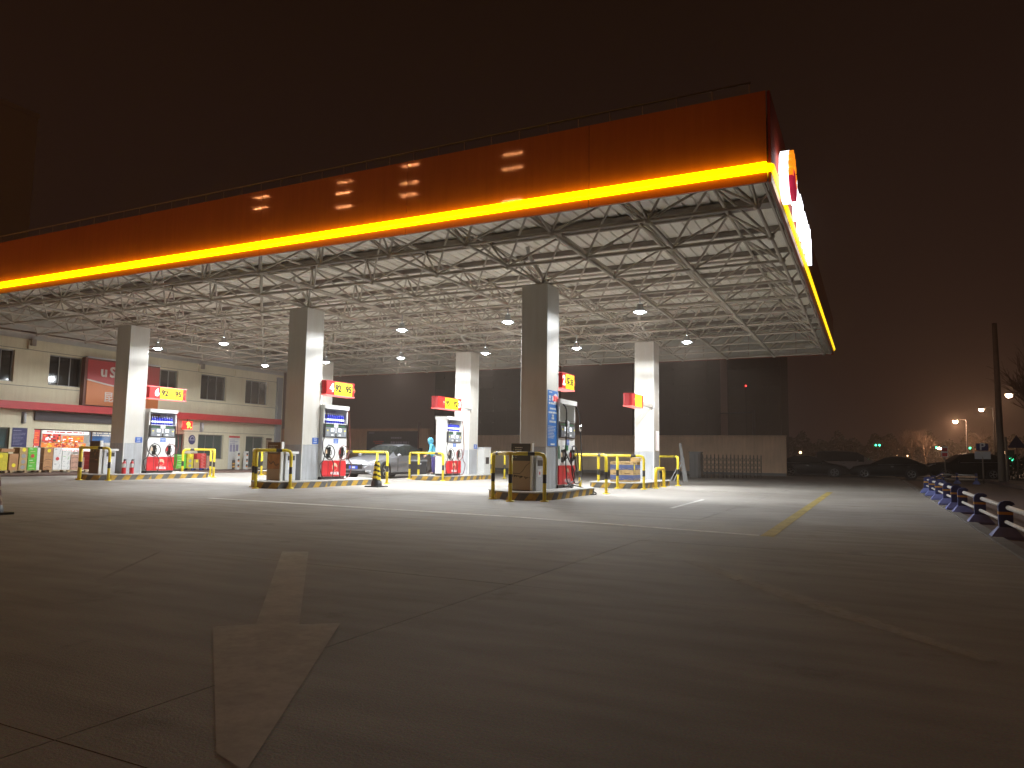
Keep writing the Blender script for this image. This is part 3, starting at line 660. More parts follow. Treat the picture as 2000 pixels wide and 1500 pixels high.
# ------------------------------------------------------------------ sunburst emblem (flat, facing +X, centred on y, z)
def emblem(parent, x, y, z, r, mo=None, mr=None, mw=None, th=0.004):
    mo, mr, mw = mo or M['cream'], mr or M['red'], mw or M['cream']
    mb = MB(); n = 10
    for k in range(n):                        # petals over the upper part
        a = PI * (-0.08 + 1.16 * (k + 0.5) / n)
        w = PI * 1.16 / n * 0.40
        pts = [(0.42 * r, a - w * 0.7), (0.92 * r, a - w), (r, a), (0.92 * r, a + w), (0.42 * r, a + w * 0.7)]
        v = [(x + d, y + q * math.cos(t), z + q * math.sin(t)) for d in (0, th) for q, t in pts]
        mb.add(v, [(0, 4, 3, 2, 1), (5, 6, 7, 8, 9)] + [(i, (i + 1) % 5, 5 + (i + 1) % 5, 5 + i) for i in range(5)])
    petals = mb.build("petals", mo, parent)
    def seg(nm, r0, a0, a1, m, off, cap):
        mb = MB(); K = 20; v = []
        for d in (0, th + off):
            v += [(x + d, y + r0 * math.cos(a0 + (a1 - a0) * i / K), z + r0 * math.sin(a0 + (a1 - a0) * i / K)) for i in range(K + 1)]
            if cap: v += [(x + d, y + r0 * q, z + h * r0) for q, h in cap]
        q = len(v) // 2
        mb.add(v, [tuple(range(q - 1, -1, -1)), tuple(range(q, 2 * q))] + [(i, (i + 1) % q, q + (i + 1) % q, q + i) for i in range(q)])
        return mb.build(nm, m, parent)
    cap = [(0.7, -0.1), (0.35, 0.16), (0.0, 0.22), (-0.35, 0.16), (-0.7, -0.1)]
    seg("emblem_rim", 0.97 * r, PI * 1.06, PI * 1.94, mw, 0.0, [(0.8, -0.02), (0.4, 0.26), (0.0, 0.32), (-0.4, 0.26), (-0.8, -0.02)])
    seg("emblem_base", 0.88 * r, PI * 1.08, PI * 1.92, mr, 0.002, cap)
    return petals

# ------------------------------------------------------------------ fuel dispensers (front face = +X, base centre at front)
def dispenser(loc, label, kind):
    t = thing("fuel_dispenser", label, "fuel pump", loc, 0, "fuel dispensers")
    W2, D = 0.59, 0.5; diesel = kind == 'diesel'
    bm = lambda *a: MB().bx(*a)
    bm(-D, -0.02, -W2 + 0.03, W2 - 0.03, 0, 0.085).build("plinth", M['dark'], t)
    bm(-D, -0.03, -W2, W2, 0.086, 0.60).build("lower_cabinet", M['white'], t)
    fp = bm(-0.029, 0.012, -W2 + 0.02, W2 - 0.02, 0.10, 0.595).build("red_front_panel", M['red'], t)
    for yy in (-0.3, 0.3): bm(0.0125, 0.016, yy - 0.008, yy + 0.008, 0.12, 0.58).build("panel_seam", M['hosered'], fp)
    emblem(fp, 0.0125, 0.02, 0.40, 0.125)
    text("lettering", "中国石油", 0.105, M['wprint'], fp, (0.014, 0.02, 0.185), bold=0.003)
    bm(-D, -0.01, -W2, W2, 0.602, 1.775).build("middle_cabinet", M['white'], t)
    bm(-0.009, 0.0, -W2 + 0.01, W2 - 0.01, 1.327, 1.77).build("display_band", M['dark'], t)
    for yy in (-0.27, 0.27):
        k = bm(0.001, 0.03, yy - 0.235, yy + 0.235, 1.36, 1.66).build("terminal", M['tgrey'], t)
        s_ = 1 if yy < 0 else -1
        bm(0.031, 0.036, yy + s_ * 0.09 - 0.075, yy + s_ * 0.09 + 0.075, 1.52, 1.63).build("screen", M['screen'], k)
        bm(0.031, 0.036, yy + s_ * 0.09 - 0.055, yy + s_ * 0.09 + 0.055, 1.39, 1.44).build("button_plate", M['wprint'], k)
        bm(0.031, 0.04, yy - s_ * 0.15 - 0.055, yy - s_ * 0.15 + 0.055, 1.42, 1.60).build("keypad", M['mgrey'], k)
        bm(0.041, 0.044, yy - s_ * 0.15 - 0.03, yy - s_ * 0.15 + 0.03, 1.54, 1.58).build("small_display", M['card'], k)
        bm(0.001, 0.006, yy - 0.2, yy + 0.2, 1.69, 1.715).build("price_window", M['green'], t)
    bm(0.001, 0.02, -0.045, 0.045, 1.375, 1.52).build("card_reader", M['black'], t)
    pn = bm(0.022, 0.025, -0.105, 0.105, 1.48, 1.80).build("paper_notice", M['carton_white'], t)
    print_lines("small_print", M['lilac'], pn, 0.0255, -0.08, 0.08, 1.76, 7, 0.038, 0.012, 5)
    b_ = bm(-0.009, -0.004, -0.06, 0.17, 1.15, 1.30).build("blue_sticker", M['blue'], t)
    print_lines("small_print", M['wprint'], b_, -0.0035, -0.04, 0.15, 1.26, 3, 0.04, 0.012, 6)
    if diesel:
        bm(-0.009, -0.004, -0.14, 0.1, 1.0, 1.14).build("green_sticker", M['green'], t)
        bm(-0.009, -0.004, -W2 + 0.01, -W2 + 0.09, 0.78, 1.12).build("green_sticker", M['green'], t)
    # open bay with side posts and header
    for i in (-1, 1): bm(-D, -0.0, i * W2 - i * 0.055, i * W2, 1.777, 2.245).build("side_post", M['white'], t)
    bm(-D, -D + 0.03, -W2 + 0.056, W2 - 0.056, 1.777, 2.245).build("back_panel", M['lgrey'] if diesel else M['lilac'], t)
    if not diesel:
        if kind == 'red': bm(-D + 0.031, -D + 0.05, -W2 + 0.06, 0.22, 2.0, 2.2).build("sign_strip", M['maroon'], t)
        bm(-D + 0.03, -0.005, -W2 + 0.058, W2 - 0.058, 1.776, 1.795).build("shelf", M['white'], t)
    else:
        bm(-0.3, -0.27, -W2 + 0.056, W2 - 0.056, 1.777, 2.24).build("bay_door", M['trim'], t)
    hd = MB(); hd.prism([(-D - 0.03, -W2 - 0.02), (0.04, -W2 - 0.02), (0.06, -W2 + 0.02), (0.06, W2 - 0.02), (0.04, W2 + 0.02), (-D - 0.03, W2 + 0.02)], 2.247, 2.37)
    hd.build("header", M['white'], t)
    # nozzles in holsters, hoses
    for yy in (-0.31, 0.33):
        hs = bm(-0.009, 0.01, yy - 0.075, yy + 0.075, 0.68, 1.02).build("holster", M['black'], t)
        bm(0.0105, 0.014, yy + 0.03 - 0.16, yy - 0.06, 0.82, 0.95).build("grade_sticker", M['cream'] if yy < 0 else M['red'], hs)
        nz = MB(); nz.tube(smooth_path([(0.05, yy - 0.02, 0.72), (0.07, yy, 0.84), (0.06, yy + 0.015, 0.97), (0.04, yy + 0.02, 1.03)]), [0.022] * 12 + [0.032] * 6 + [0.03], 8)
        nz.tube(smooth_path([(0.075, yy, 0.93), (0.125, yy + 0.02, 0.9), (0.12, yy + 0.01, 0.80), (0.07, yy, 0.77)]), 0.011, 6)
        nz.build("nozzle", M['black'], t)
        tg = MB(); tg.bx(0.015, 0.02, yy - 0.03, yy + 0.03, 1.10, 1.13); tg.build("number_tag", M['lilac'], t)
        i = -1 if yy < 0 else 1
        e_ = i * (W2 - 0.06)
        if diesel:
            if i < 0: path = [(0.03, -0.36, 2.25), (0.09, -0.30, 2.1), (0.09, -0.27, 1.7), (0.08, -0.28, 1.0), (0.09, -0.27, 0.5), (0.12, -0.1, 0.06), (0.45, 0.35, -0.16), (0.62, 0.62, -0.17), (0.5, 0.66, -0.1), (0.2, 0.2, 0.05), (0.08, -0.4, 0.05), (0.1, -0.15, 0.1), (0.12, 0.28, 0.22), (0.1, 0.22, 0.5), (0.08, -0.05, 0.75), (0.07, yy + 0.05, 0.95)]
            else: path = [(0.02, 0.56, 2.25), (0.08, 0.68, 2.05), (0.1, 0.74, 1.6), (0.1, 0.85, 0.8), (0.1, 0.88, 0.35), (0.1, 0.66, 0.12), (0.1, 0.3, 0.15), (0.08, 0.15, 0.6), (0.08, 0.2, 1.05), (0.08, 0.36, 1.13), (0.08, 0.55, 1.0), (0.08, 0.66, 0.6), (0.08, 0.55, 0.45), (0.07, 0.4, 0.8), (0.06, yy, 0.98)]
            coll = MB(); p = path[2]; coll.cyl((p[0], p[1], p[2] - 0.05), (p[0], p[1] - 0.01, p[2] + 0.12), 0.033, 8); coll.build("hose_coupling", M['steelbright'] if i > 0 else M['black'], t)
        else:
            path = [(0.03, e_, 2.24), (0.08, e_ + i * 0.02, 2.1), (0.09, e_ + i * 0.09, 1.4), (0.08, e_ + i * 0.14, 1.15), (0.08, e_ + i * 0.10, 0.85), (0.08, yy + i * 0.12, 0.66), (0.09, yy - i * 0.08, 0.64), (0.09, yy - i * 0.21, 0.83), (0.09, yy - i * 0.13, 1.02), (0.085, yy + i * 0.04, 1.08), (0.08, yy + i * 0.2, 0.98), (0.08, yy + i * 0.30, 0.62)]
            path += [(0.09, e_ + i * 0.24, 0.45), (0.09, e_ + i * 0.12, 0.1), (0.09, yy + i * 0.06, 0.03), (0.09, yy - i * 0.15, 0.12), (0.09, yy - i * 0.17, 0.5), (0.07, yy, 0.74)] if i < 0 or kind != 'red' else [(0.09, e_ + i * 0.08, 0.3), (0.08, e_ + i * 0.02, 0.12), (0.08, e_ - 0.02, 0.2), (0.07, yy, 0.74)]
        hb = MB(); hb.tube(smooth_path(path, 7), 0.0185 if diesel else 0.016, 7); hb.build("hose", M['hose'] if diesel or i < 0 else M['hosered'], t)
    return t
dz_ = 0.197
PUMPS = [((CX[0] + 0.50, 18.62, dz_), "white and red fuel pump six, with red strip above its blue bottles", 'red', "pump six"),
         ((CX[1] + 0.52, 18.52, dz_), "white and red fuel pump four, with silver car behind it", 'plain', "pump four"),
         ((CX[2] + 0.45, 18.42, dz_), "diesel fuel pump two with long loose black hoses and green stickers", 'diesel', ""),
         ((CX[1] + 0.86, 25.42, dz_), "white and red fuel pump three on the rear island by the blue figure", 'plain', "pump three")]
bottle0 = None
for loc, lab, kd, nm in PUMPS:
    dispenser(loc, lab, kd)
    if not nm: continue
    nB = 9
    for k in range(nB):
        p = (loc[0] - 0.07, loc[1] - 0.42 + 0.105 * k, loc[2] + 1.796)
        lb = "blue bottle, %s on the shelf of %s" % (("leftmost", "second from the left", "third from the left", "fourth from the left", "middle one", "fourth from the right", "third from the right", "second from the right", "rightmost")[k], nm)
        if bottle0 is None:
            bottle0 = thing("bottle", lb, "bottle", p, 0, "blue bottles shelved in " + nm)
            mb = MB(); mb.lathe([(0.001, 0), (0.042, 0.0), (0.047, 0.02), (0.047, 0.20), (0.034, 0.245), (0.016, 0.265), (0.016, 0.285), (0.001, 0.285)], n=10); mb.build("body", M['bottle'], bottle0)
            mb = MB(); mb.lathe([(0.02, 0.286), (0.02, 0.31), (0.001, 0.312)], n=8); mb.build("cap", M['wprint'], bottle0)
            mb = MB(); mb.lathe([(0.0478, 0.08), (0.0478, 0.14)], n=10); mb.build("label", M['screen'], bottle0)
        else: dup(bottle0, None, lb, p)["group"] = "blue bottles shelved in " + nm

# ------------------------------------------------------------------ lit pump number signs on the columns
def light_sign(x, y0, y1, z0, z1, num, words, near_left, label):
    """light box facing +X; num and emblem ends swap when the column is at the far end"""
    t = thing("pump_sign", label, "sign", (x, (y0 + y1) / 2, z0), 0, "lit red and yellow pump signs")
    h = z1 - z0; L_ = (y1 - y0) / 2; d = 0.30
    mb = MB(); e = 0.07; s = 1 if near_left else -1
    pl = [(-d, -L_ + e), (-d + e, -L_), (-e, -L_), (0, -L_ + e), (0, L_ - e), (-e, L_), (-d + e, L_), (-d, L_ - e)]
    mb.prism(pl, 0.03, h - 0.03); cs = mb.build("case", M['reddim'], t)
    MB().bx(-d - 0.01, 0.012, -L_ + 0.04, L_ - 0.04, h - 0.029, h).build("top_trim", M['pink'] if num == "6" else M['reddim'], t)
    MB().bx(-d - 0.01, 0.012, -L_ + 0.04, L_ - 0.04, 0.0, 0.029).build("bottom_trim", M['pink'], t)
    rf = MB().bx(0.001, 0.012, -L_ + 0.09, L_ - 0.09, 0.045, h - 0.045).build("red_face", M['redlit'], t)
    ya, yb = (-L_ * 0.40, L_ * 0.74) if near_left else (-L_ * 0.42 + 0.02, L_ * 0.62)
    yf = MB().bx(0.013, 0.020, ya, yb, 0.035, h - 0.035).build("yellow_face", M['yellowlit'], t)
    c = (ya + yb) / 2; w = (yb - ya)
    if len(words) == 2:
        for q, s_ in zip((-0.3, 0.3), words): text("numeral", s_, h * 0.62, M['ink'], yf, (0.0215, c + q * w, h / 2), bold=0.015)
    elif words: text("lettering", words[0], h * 0.52, M['ink'], yf, (0.0215, c, h / 2), bold=0.006)
    if num: text("numeral", num, h * 0.78, M['whitelit'], rf, (0.014, (ya - 0.13) if near_left else (yb + 0.12), h / 2), bold=0.012)
    ey = (yb + 0.10) if near_left else (ya - 0.10)
    emblem(rf, 0.0125, min(ey, L_ - 0.1) if near_left else max(ey, -L_ + 0.1), h / 2, 0.075, M['orange'] if near_left else M['cream'], M['red'], M['cream'])
    return t
light_sign(CX[0] + 0.46, 17.93, 19.66, 2.94, 3.42, "6", ("92", "95"), True, "red and yellow lit sign with white digit six")
light_sign(CX[1] + 0.52, 17.93, 19.46, 2.88, 3.36, "4", ("92", "95"), True, "red and yellow lit sign with white digit four")
light_sign(CX[2] + 0.46, 17.93, 18.96, 2.85, 3.31, "2", ("柴油",), True, "red and yellow lit sign with white digit two above the diesel pump")
light_sign(CX[1] + 0.52, 24.6, 26.6, 2.88, 3.38, "3", ("95", "92"), False, "red and yellow lit sign with digits, above pump three")
light_sign(CX[2] + 0.42, 24.4, 25.95, 2.82, 3.29, "", (), False, "red and yellow lit sign above the stacked blue cartons, no digits seen")
for i_, cx_, y_, z_ in ((0, CX[1] + 0.37, 26.6, 2.98), (1, CX[2] + 0.27, 25.95, 2.92)):
    a = thing("sign_arm", ("steel arm joining the pump three sign to its column", "steel arm joining the blank sign to the rear right column")[i_], "bracket", (cx_, (y_ + 27.46) / 2, z_))
    l = 27.46 - y_
    MB().bx(-0.10, 0.10, -l / 2, l / 2, 0.05, 0.18).build("beam", M['col'], a)
    MB().bx(-0.14, 0.14, l / 2 - 0.012, l / 2, 0.0, 0.24).build("fixing_plate", M['lgrey'], a)

# tall blue poster on the column of pump two
po = thing("blue_poster", "tall blue poster with white print on the column of pump two", "poster", (CX[2] + HW + 0.008, RY[0], 1.30))
b_ = MB().bx(0, 0.008, -0.33, 0.33, 0.0, 1.46).build("sheet", M['bluelight'], po)
text("lettering", "惠 享", 0.15, M['wprint'], b_, (0.009, -0.11, 1.24), bold=0.004); text("lettering", "加油", 0.17, M['redlit'], b_, (0.0095, 0.17, 1.25), bold=0.005)
MB().disc((0.0085, 0.17, 1.25), 0.14, 'x', 18).build("white_spot", M['wprint'], b_)
print_lines("small_print", M['wprint'], b_, 0.0085, -0.28, 0.28, 1.12, 1, 0.08, 0.05, 2)
print_lines("small_print", M['wprint'], b_, 0.0085, -0.30, 0.30, 0.98, 2, 0.1, 0.045, 3)
print_lines("small_print", M['wprint'], b_, 0.0085, -0.10, 0.10, 0.80, 2, 0.07, 0.055, 4)
print_lines("small_print", M['wprint'], b_, 0.0085, -0.26, 0.26, 0.64, 1, 0.1, 0.05, 5)
print_lines("small_print", M['wprint'], b_, 0.0085, -0.29, 0.29, 0.52, 9, 0.038, 0.012, 6, align='l')
print_lines("small_print", M['wprint'], b_, 0.0085, -0.2, 0.2, 0.05, 1, 0.1, 0.05, 8)
print_lines("small_print", M['wprint'], b_, 0.0085, -0.29, -0.02, 1.41, 1, 0.1, 0.03, 9)

# ------------------------------------------------------------------ poster cabinets with bins at the island noses
def cabinet(x, y, label, kind, H=1.14, W_=0.52):
    t = thing("poster_cabinet", label, "cabinet", (x, y, 0.197), 0, "poster cabinets on the island noses")
    MB().bx(-W_ / 2, W_ / 2, 0.0, 0.035, 0.0, H).build("poster_board", {'maroon': M['maroon'], 'brown': M['posterbrown'], 'slate': M['posterslate']}[kind], t)
    MB().bx(W_ / 2 + 0.001, W_ / 2 + 0.045, -0.01, 0.09, 0.0, H + 0.01).build("side_frame", M['white'], t)
    y1 = -0.004
    def face(nm, z0, z1, m, x0=-W_ / 2 + 0.01, x1=W_ / 2 - 0.01, yy=-0.006):
        return MB().bx(x0, x1, yy, yy + 0.005, z0, z1).build(nm, m, t)
    if kind == 'slate':
        f = face("poster_picture", 0.02, 0.72, M['posterbeige'])
        r = random.Random(2)
        mb = MB(); mb.tube([(x_, -0.008, z_) for x_, z_ in ((-0.25, 0.42), (-0.02, 0.41), (0.06, 0.48), (0.14, 0.60), (0.25, 0.68))], 0.006, 5)
        for k in range(16): a = -0.24 + k * 0.031; mb.bx(a, a + r.uniform(0.01, 0.03), -0.009, -0.0065, 0.37 - 0.0035 * k - r.uniform(0, 0.05), 0.385 - 0.0035 * k)
        mb.build("ink_drawing", M['ink'], f)
        print_lines("small_print", M['lgrey'], t, -0.001, -0.16, 0.18, 1.04, 2, 0.055, 0.022, 3, align='l', axis='y')
        print_lines("small_print", M['lgrey'], t, -0.001, -0.21, -0.17, 1.0, 5, 0.05, 0.02, 4, align='l', axis='y')
        print_lines("small_print", M['lgrey'], t, -0.001, -0.14, -0.08, 0.9, 3, 0.05, 0.02, 7, align='l', axis='y')
    elif kind == 'brown':
        face("poster_base", 0.02, 0.34, M['posterbeige'])
        f = face("poster_picture", 0.345, 0.78, M['posteramber'])
        mb = MB(); mb.tube(smooth_path([(-0.22, -0.008, 0.62), (-0.1, -0.008, 0.5), (0.0, -0.008, 0.56), (0.1, -0.008, 0.45), (0.22, -0.008, 0.5)]), 0.014, 5); mb.build("ink_drawing", M['maroon'], f)
        print_lines("small_print", M['lgrey'], t, -0.001, -0.2, 0.22, 1.04, 5, 0.05, 0.016, 5, align='l', axis='y')
    else:
        face("poster_base", 0.02, 0.38, M['posterbrown'])
        f = face("poster_picture", 0.385, 0.75, M['maroon'])
        mb = MB(); r = random.Random(5)
        for k in range(18): a, b = r.uniform(-0.2, 0.2), r.uniform(0.42, 0.8); mb.bx(a, a + 0.035, -0.009, -0.0065, b, b + 0.03)
        mb.build("ink_drawing", M['posteramber'], f)
    bn = MB(); bn.prism([(-0.02, 0.12), (W_ / 2 + 0.10, 0.12), (W_ / 2 + 0.10, 0.55), (-0.02, 0.55)], 0.0, 0.80); bn.build("bin_body", M['lgrey'] if kind != 'maroon' else M['lgrey'], t)
    MB().bx(-0.05, W_ / 2 + 0.14, 0.09, 0.62, 0.80, 0.87).build("bin_lid", M['white'], t)
    MB().bx(W_ / 2 + 0.101, W_ / 2 + 0.104, 0.2, 0.5, 0.6, 0.74).build("bin_slot", M['dark'], t)
    s = MB().bx(W_ / 2 + 0.101, W_ / 2 + 0.105, 0.22, 0.42, 0.33, 0.52).build("notice_sticker", M['wprint'], t)
    MB().bx(W_ / 2 + 0.1055, W_ / 2 + 0.107, 0.29, 0.35, 0.39, 0.46).build("sticker_mark", M['red'], s)
    return t
cabinet(-7.66, 15.98, "cabinet with slate and beige ink drawing poster, nearest island", 'slate')
cabinet(-16.06, 16.4, "cabinet with dark brown and amber poster before pump four's column", 'brown')
cabinet(-24.35, 16.35, "cabinet with maroon poster and white edge before pump six's column", 'maroon')
wb = thing("white_box", "white equipment box behind the rear middle column", "box", (-15.72, 28.9, 0.197))
MB().bx(-0.14, 0.2, -0.3, 0.3, 0.0, 1.15).build("body", M['white'], wb); MB().bx(0.201, 0.21, -0.15, 0.15, 0.45, 0.75).build("slot", M['dark'], wb)
MB().bx(-0.15, 0.21, -0.32, 0.32, 1.151, 1.2).build("lid", M['lgrey'], wb)
for k, (x, y) in enumerate(((-23.72, 17.05), (-23.62, 17.28))):
    fe = thing("fire_extinguisher", ("red fire extinguisher beside the maroon poster cabinet, nearer of two", "red fire extinguisher beside the column of pump six, farther of two")[k], "fire extinguisher", (x, y, 0.197))
    mb = MB(); mb.lathe([(0.001, 0), (0.07, 0.0), (0.075, 0.03), (0.075, 0.36), (0.03, 0.43), (0.025, 0.46)], n=12); mb.build("cylinder", M['red'], fe)
    mb = MB(); mb.lathe([(0.0762, 0.22), (0.0762, 0.36)], n=12); mb.build("label", M['wprint'], fe)
    mb = MB(); mb.lathe([(0.03, 0.46), (0.03, 0.5), (0.001, 0.5)], n=8); mb.bx(0, 0.13, -0.012, 0.012, 0.5, 0.515); mb.tube(smooth_path([(0.02, 0, 0.47), (0.1, 0, 0.45), (0.11, 0, 0.2)]), 0.01, 6); mb.build("valve", M['black'], fe)

# striped bollard cone by pump four, and one at the picture's left edge
def cone(loc, label, ca, cb, H, rb, name="traffic_cone"):
    t = thing(name, label, "cone", loc)
    mb = MB(); mb.prism([(-rb, -rb), (rb, -rb), (rb, rb), (-rb, rb)], 0, 0.035); mb.build("base", M['black'], t)
    mb = MB(); nR = 16; n = 24; r0, r1 = rb * 0.62, rb * 0.30; z0 = 0.036; vs = []; fs = []
    mb.lathe([(r0 * 1.1, z0), (r0 * 0.98, 0.22 * H), (r0 * 0.9, 0.24 * H)], n=20); mb.build("skirt", M['dark'], t)
    mb = MB(); per = 0.15
    mb_v = []
    for i in range(nR + 1):
        q = i / nR; z = 0.24 * H + (H * 0.76) * q; r = r0 * 0.86 + (r1 - r0 * 0.86) * q
        for k in range(n): a = 2 * PI * k / n; mb_v.append((r * math.cos(a), r * math.sin(a), z + 0.0))
    mb_f = [(i * n + k, i * n + (k + 1) % n, (i + 1) * n + (k + 1) % n, (i + 1) * n + k) for i in range(nR) for k in range(n)]
    mb.add(mb_v, mb_f, 0, True)
    for idx in range(len(mb.f)):
        i, k = divmod(idx, n); u = 2 * PI * k / n
        ph = ((i / nR * 0.76 * H) / per + 0.9 * math.sin(u) * 0.35) % 1.0
        mb.mi[idx] = 1 if ph > 0.55 else 0
    mb.lathe([(r1, H), (r1 * 0.6, H + 0.012), (0.001, H + 0.012)], n=20, mi=1)
    mb.build("striped_sleeve", [ca, cb], t)
    return t
cone((-13.96, 18.68, 0.0), "black and yellow striped cone before the silver car", M['ypaint'], M['black'], 0.80, 0.26)
cone((-12.38, 6.72, 0.0), "dark red and pale striped cone at the left edge of the forecourt", M['hosered'], M['posterbeige'], 0.62, 0.20)

# ------------------------------------------------------------------ station building (facade faces +X at X = -32)
FXX = -32.0
bld = thing("station_building", "two storey cream station building with red awning and lit shop", "building", (-36, 21, 0))
BO = Vector((36, -21, 0))
def bbox(x0, x1, y0, y1, z0, z1, nm, m, par=None):
    return MB().bx(x0, x1, y0, y1, z0, z1).build(nm, m, par or bld, loc=BO if par is None else (0, 0, 0))
holes = [(16.3, 17.70, 3.80, 5.13), (19.15, 20.64, 3.80, 5.13), (24.30, 25.70, 3.80, 5.13), (27.15, 28.86, 3.79, 5.14), (30.24, 31.95, 3.78, 5.14), (13.2, 14.8, 3.8, 5.13),
         (16.2, 17.75, 0.12, 1.89), (18.72, 24.2, 0.12, 1.88), (25.2, 26.3, 0.12, 1.90), (27.17, 28.86, 0.60, 1.92), (30.45, 31.83, 0.13, 1.92)]
Y0, Y1, Z1 = 9.0, 33.2, 5.66
ys = sorted({Y0, Y1, *[h[0] for h in holes], *[h[1] for h in holes]}); zs = sorted({0.0, Z1, *[h[2] for h in holes], *[h[3] for h in holes]})
mb = MB()
for a, b in zip(zs, zs[1:]):                     # wall cells, merged along Y, leaving the openings free
    run = None
    for p, q in zip(ys, ys[1:]):
        c = ((p + q) / 2, (a + b) / 2); solid = not any(h[0] < c[0] < h[1] and h[2] < c[1] < h[3] for h in holes)
        if solid: run = [run[0], q] if run else [p, q]
        if (not solid or q == Y1) and run: mb.bx(FXX - 0.3, FXX, run[0], run[1], a, b); run = None
mb.build("front_wall", M['wall'], bld, loc=BO)
bbox(-44, FXX - 0.3, Y1 - 0.3, Y1, 0, Z1, "end_wall", M['wall']); bbox(-44, -43.7, Y0, Y1 - 0.3, 0, Z1, "back_wall", M['wall']); bbox(-43.7, FXX - 0.3, Y0, Y0 + 0.3, 0, Z1, "end_wall", M['wall'])
bbox(-44, FXX - 0.002, Y0, Y1, Z1 + 0.002, Z1 + 0.25, "roof", M['lining'])
bbox(-43.7, FXX - 0.31, Y0 + 0.31, Y1 - 0.31, 3.0, 3.2, "upper_floor", M['lining'])
for z in (3.66, 5.22): bbox(FXX, FXX + 0.006, Y0, Y1, z - 0.012, z + 0.012, "wall_joint", M['wallline'])
bbox(FXX, FXX + 0.006, 24.3, Y1, 2.04, 2.06, "wall_joint", M['wallline'])
for y in (18.3, 22.4, 27.05, 29.5): bbox(FXX, FXX + 0.12, y - 0.14, y + 0.14, 5.24, 5.60, "corbel", M['wall'])
for y in (18.3, 27.05): bbox(FXX + 0.002, FXX + 0.25, y - 0.09, y + 0.09, 5.38, 5.66, "beam_shoe", M['purlin'])
bbox(FXX + 0.001, FXX + 0.14, 32.62, 33.0, 0.05, 5.5, "downpipe", M['mgrey'])
bbox(FXX + 0.001, FXX + 0.62, Y0, 32.55, 2.66, 2.97, "awning", M['awning'])
bbox(FXX + 0.03, FXX + 0.12, 18.66, 23.9, 2.23, 2.62, "display_board", M['led'])
for k, h in enumerate(holes):
    y0, y1, z0, z1 = h
    if k == 7: continue
    door = k in (8, 10)
    n_ = 2 if door or k in (6,) else 3
    fr = MB(); t_ = 0.045
    fr.bx(-0.2, -0.12, y0, y0 + t_, z0, z1); fr.bx(-0.2, -0.12, y1 - t_, y1, z0, z1); fr.bx(-0.2, -0.12, y0 + t_, y1 - t_, z1 - t_, z1); fr.bx(-0.2, -0.12, y0 + t_, y1 - t_, z0, z0 + t_)
    for q in range(1, n_): c = y0 + (y1 - y0) * q / n_; fr.bx(-0.19, -0.13, c - 0.018, c + 0.018, z0 + t_, z1 - t_)
    win = fr.build("door" if door else "window", M['hosered'] if k == 8 else M['frame'], bld, loc=BO + Vector((FXX, 0, 0)))
    for q in range(n_):
        a, b = y0 + t_ + (y1 - y0 - 2 * t_) * q / n_, y0 + t_ + (y1 - y0 - 2 * t_) * (q + 1) / n_
        MB().bx(-0.168 - 0.004 * q, -0.160 - 0.004 * q, a, b, z0 + t_, z1 - t_).build("pane", M['paneg'] if k > 5 else M['pane'], win)
    if door: MB().bx(-0.12, -0.08, (y0 + y1) / 2 - 0.09, (y0 + y1) / 2 - 0.06, 0.85, 1.2).build("handle", M['steelbright'], win)
# shop interior behind the wide opening
sf = MB()
sf.bx(-36.5, FXX - 0.31, 18.2, 24.8, 0.04, 0.10); sf.build("shop_floor", M['lgrey'], bld, loc=BO)
bbox(-36.5, -36.4, 18.2, 24.8, 0.1, 2.5, "shop_wall", M['shopwhite']); bbox(-36.4, FXX - 0.31, 18.2, 18.3, 0.1, 2.5, "shop_wall", M['shopwhite']); bbox(-36.4, FXX - 0.31, 24.7, 24.8, 0.1, 2.5, "shop_wall", M['shopwhite'])
bbox(-36.5, FXX - 0.31, 18.2, 24.8, 2.5, 2.6, "shop_ceiling", M['shopwhite'])
for x in (-33.2, -34.4, -35.6):
    for y in (19.4, 21.2, 23.2): bbox(x - 0.12, x + 0.12, y - 0.6, y + 0.6, 2.46, 2.495, "ceiling_light", M['shoplight'])
g_ = MB(); z0, z1 = 0.12, 1.88
for y in (18.72, 19.05, 21.35, 22.75, 24.15): g_.bx(-0.17, -0.11, y, y + 0.05, z0, z1)
g_.bx(-0.17, -0.11, 18.77, 24.15, z1 - 0.05, z1)
shopf = g_.build("shop_front", M['maroon'], bld, loc=BO + Vector((FXX, 0, 0)))
for a, b in ((18.775, 19.045), (19.105, 21.345), (21.405, 22.745), (22.805, 24.145)): MB().bx(-0.145, -0.139, a, b, z0, z1 - 0.051).build("pane", M['clear'], shopf)
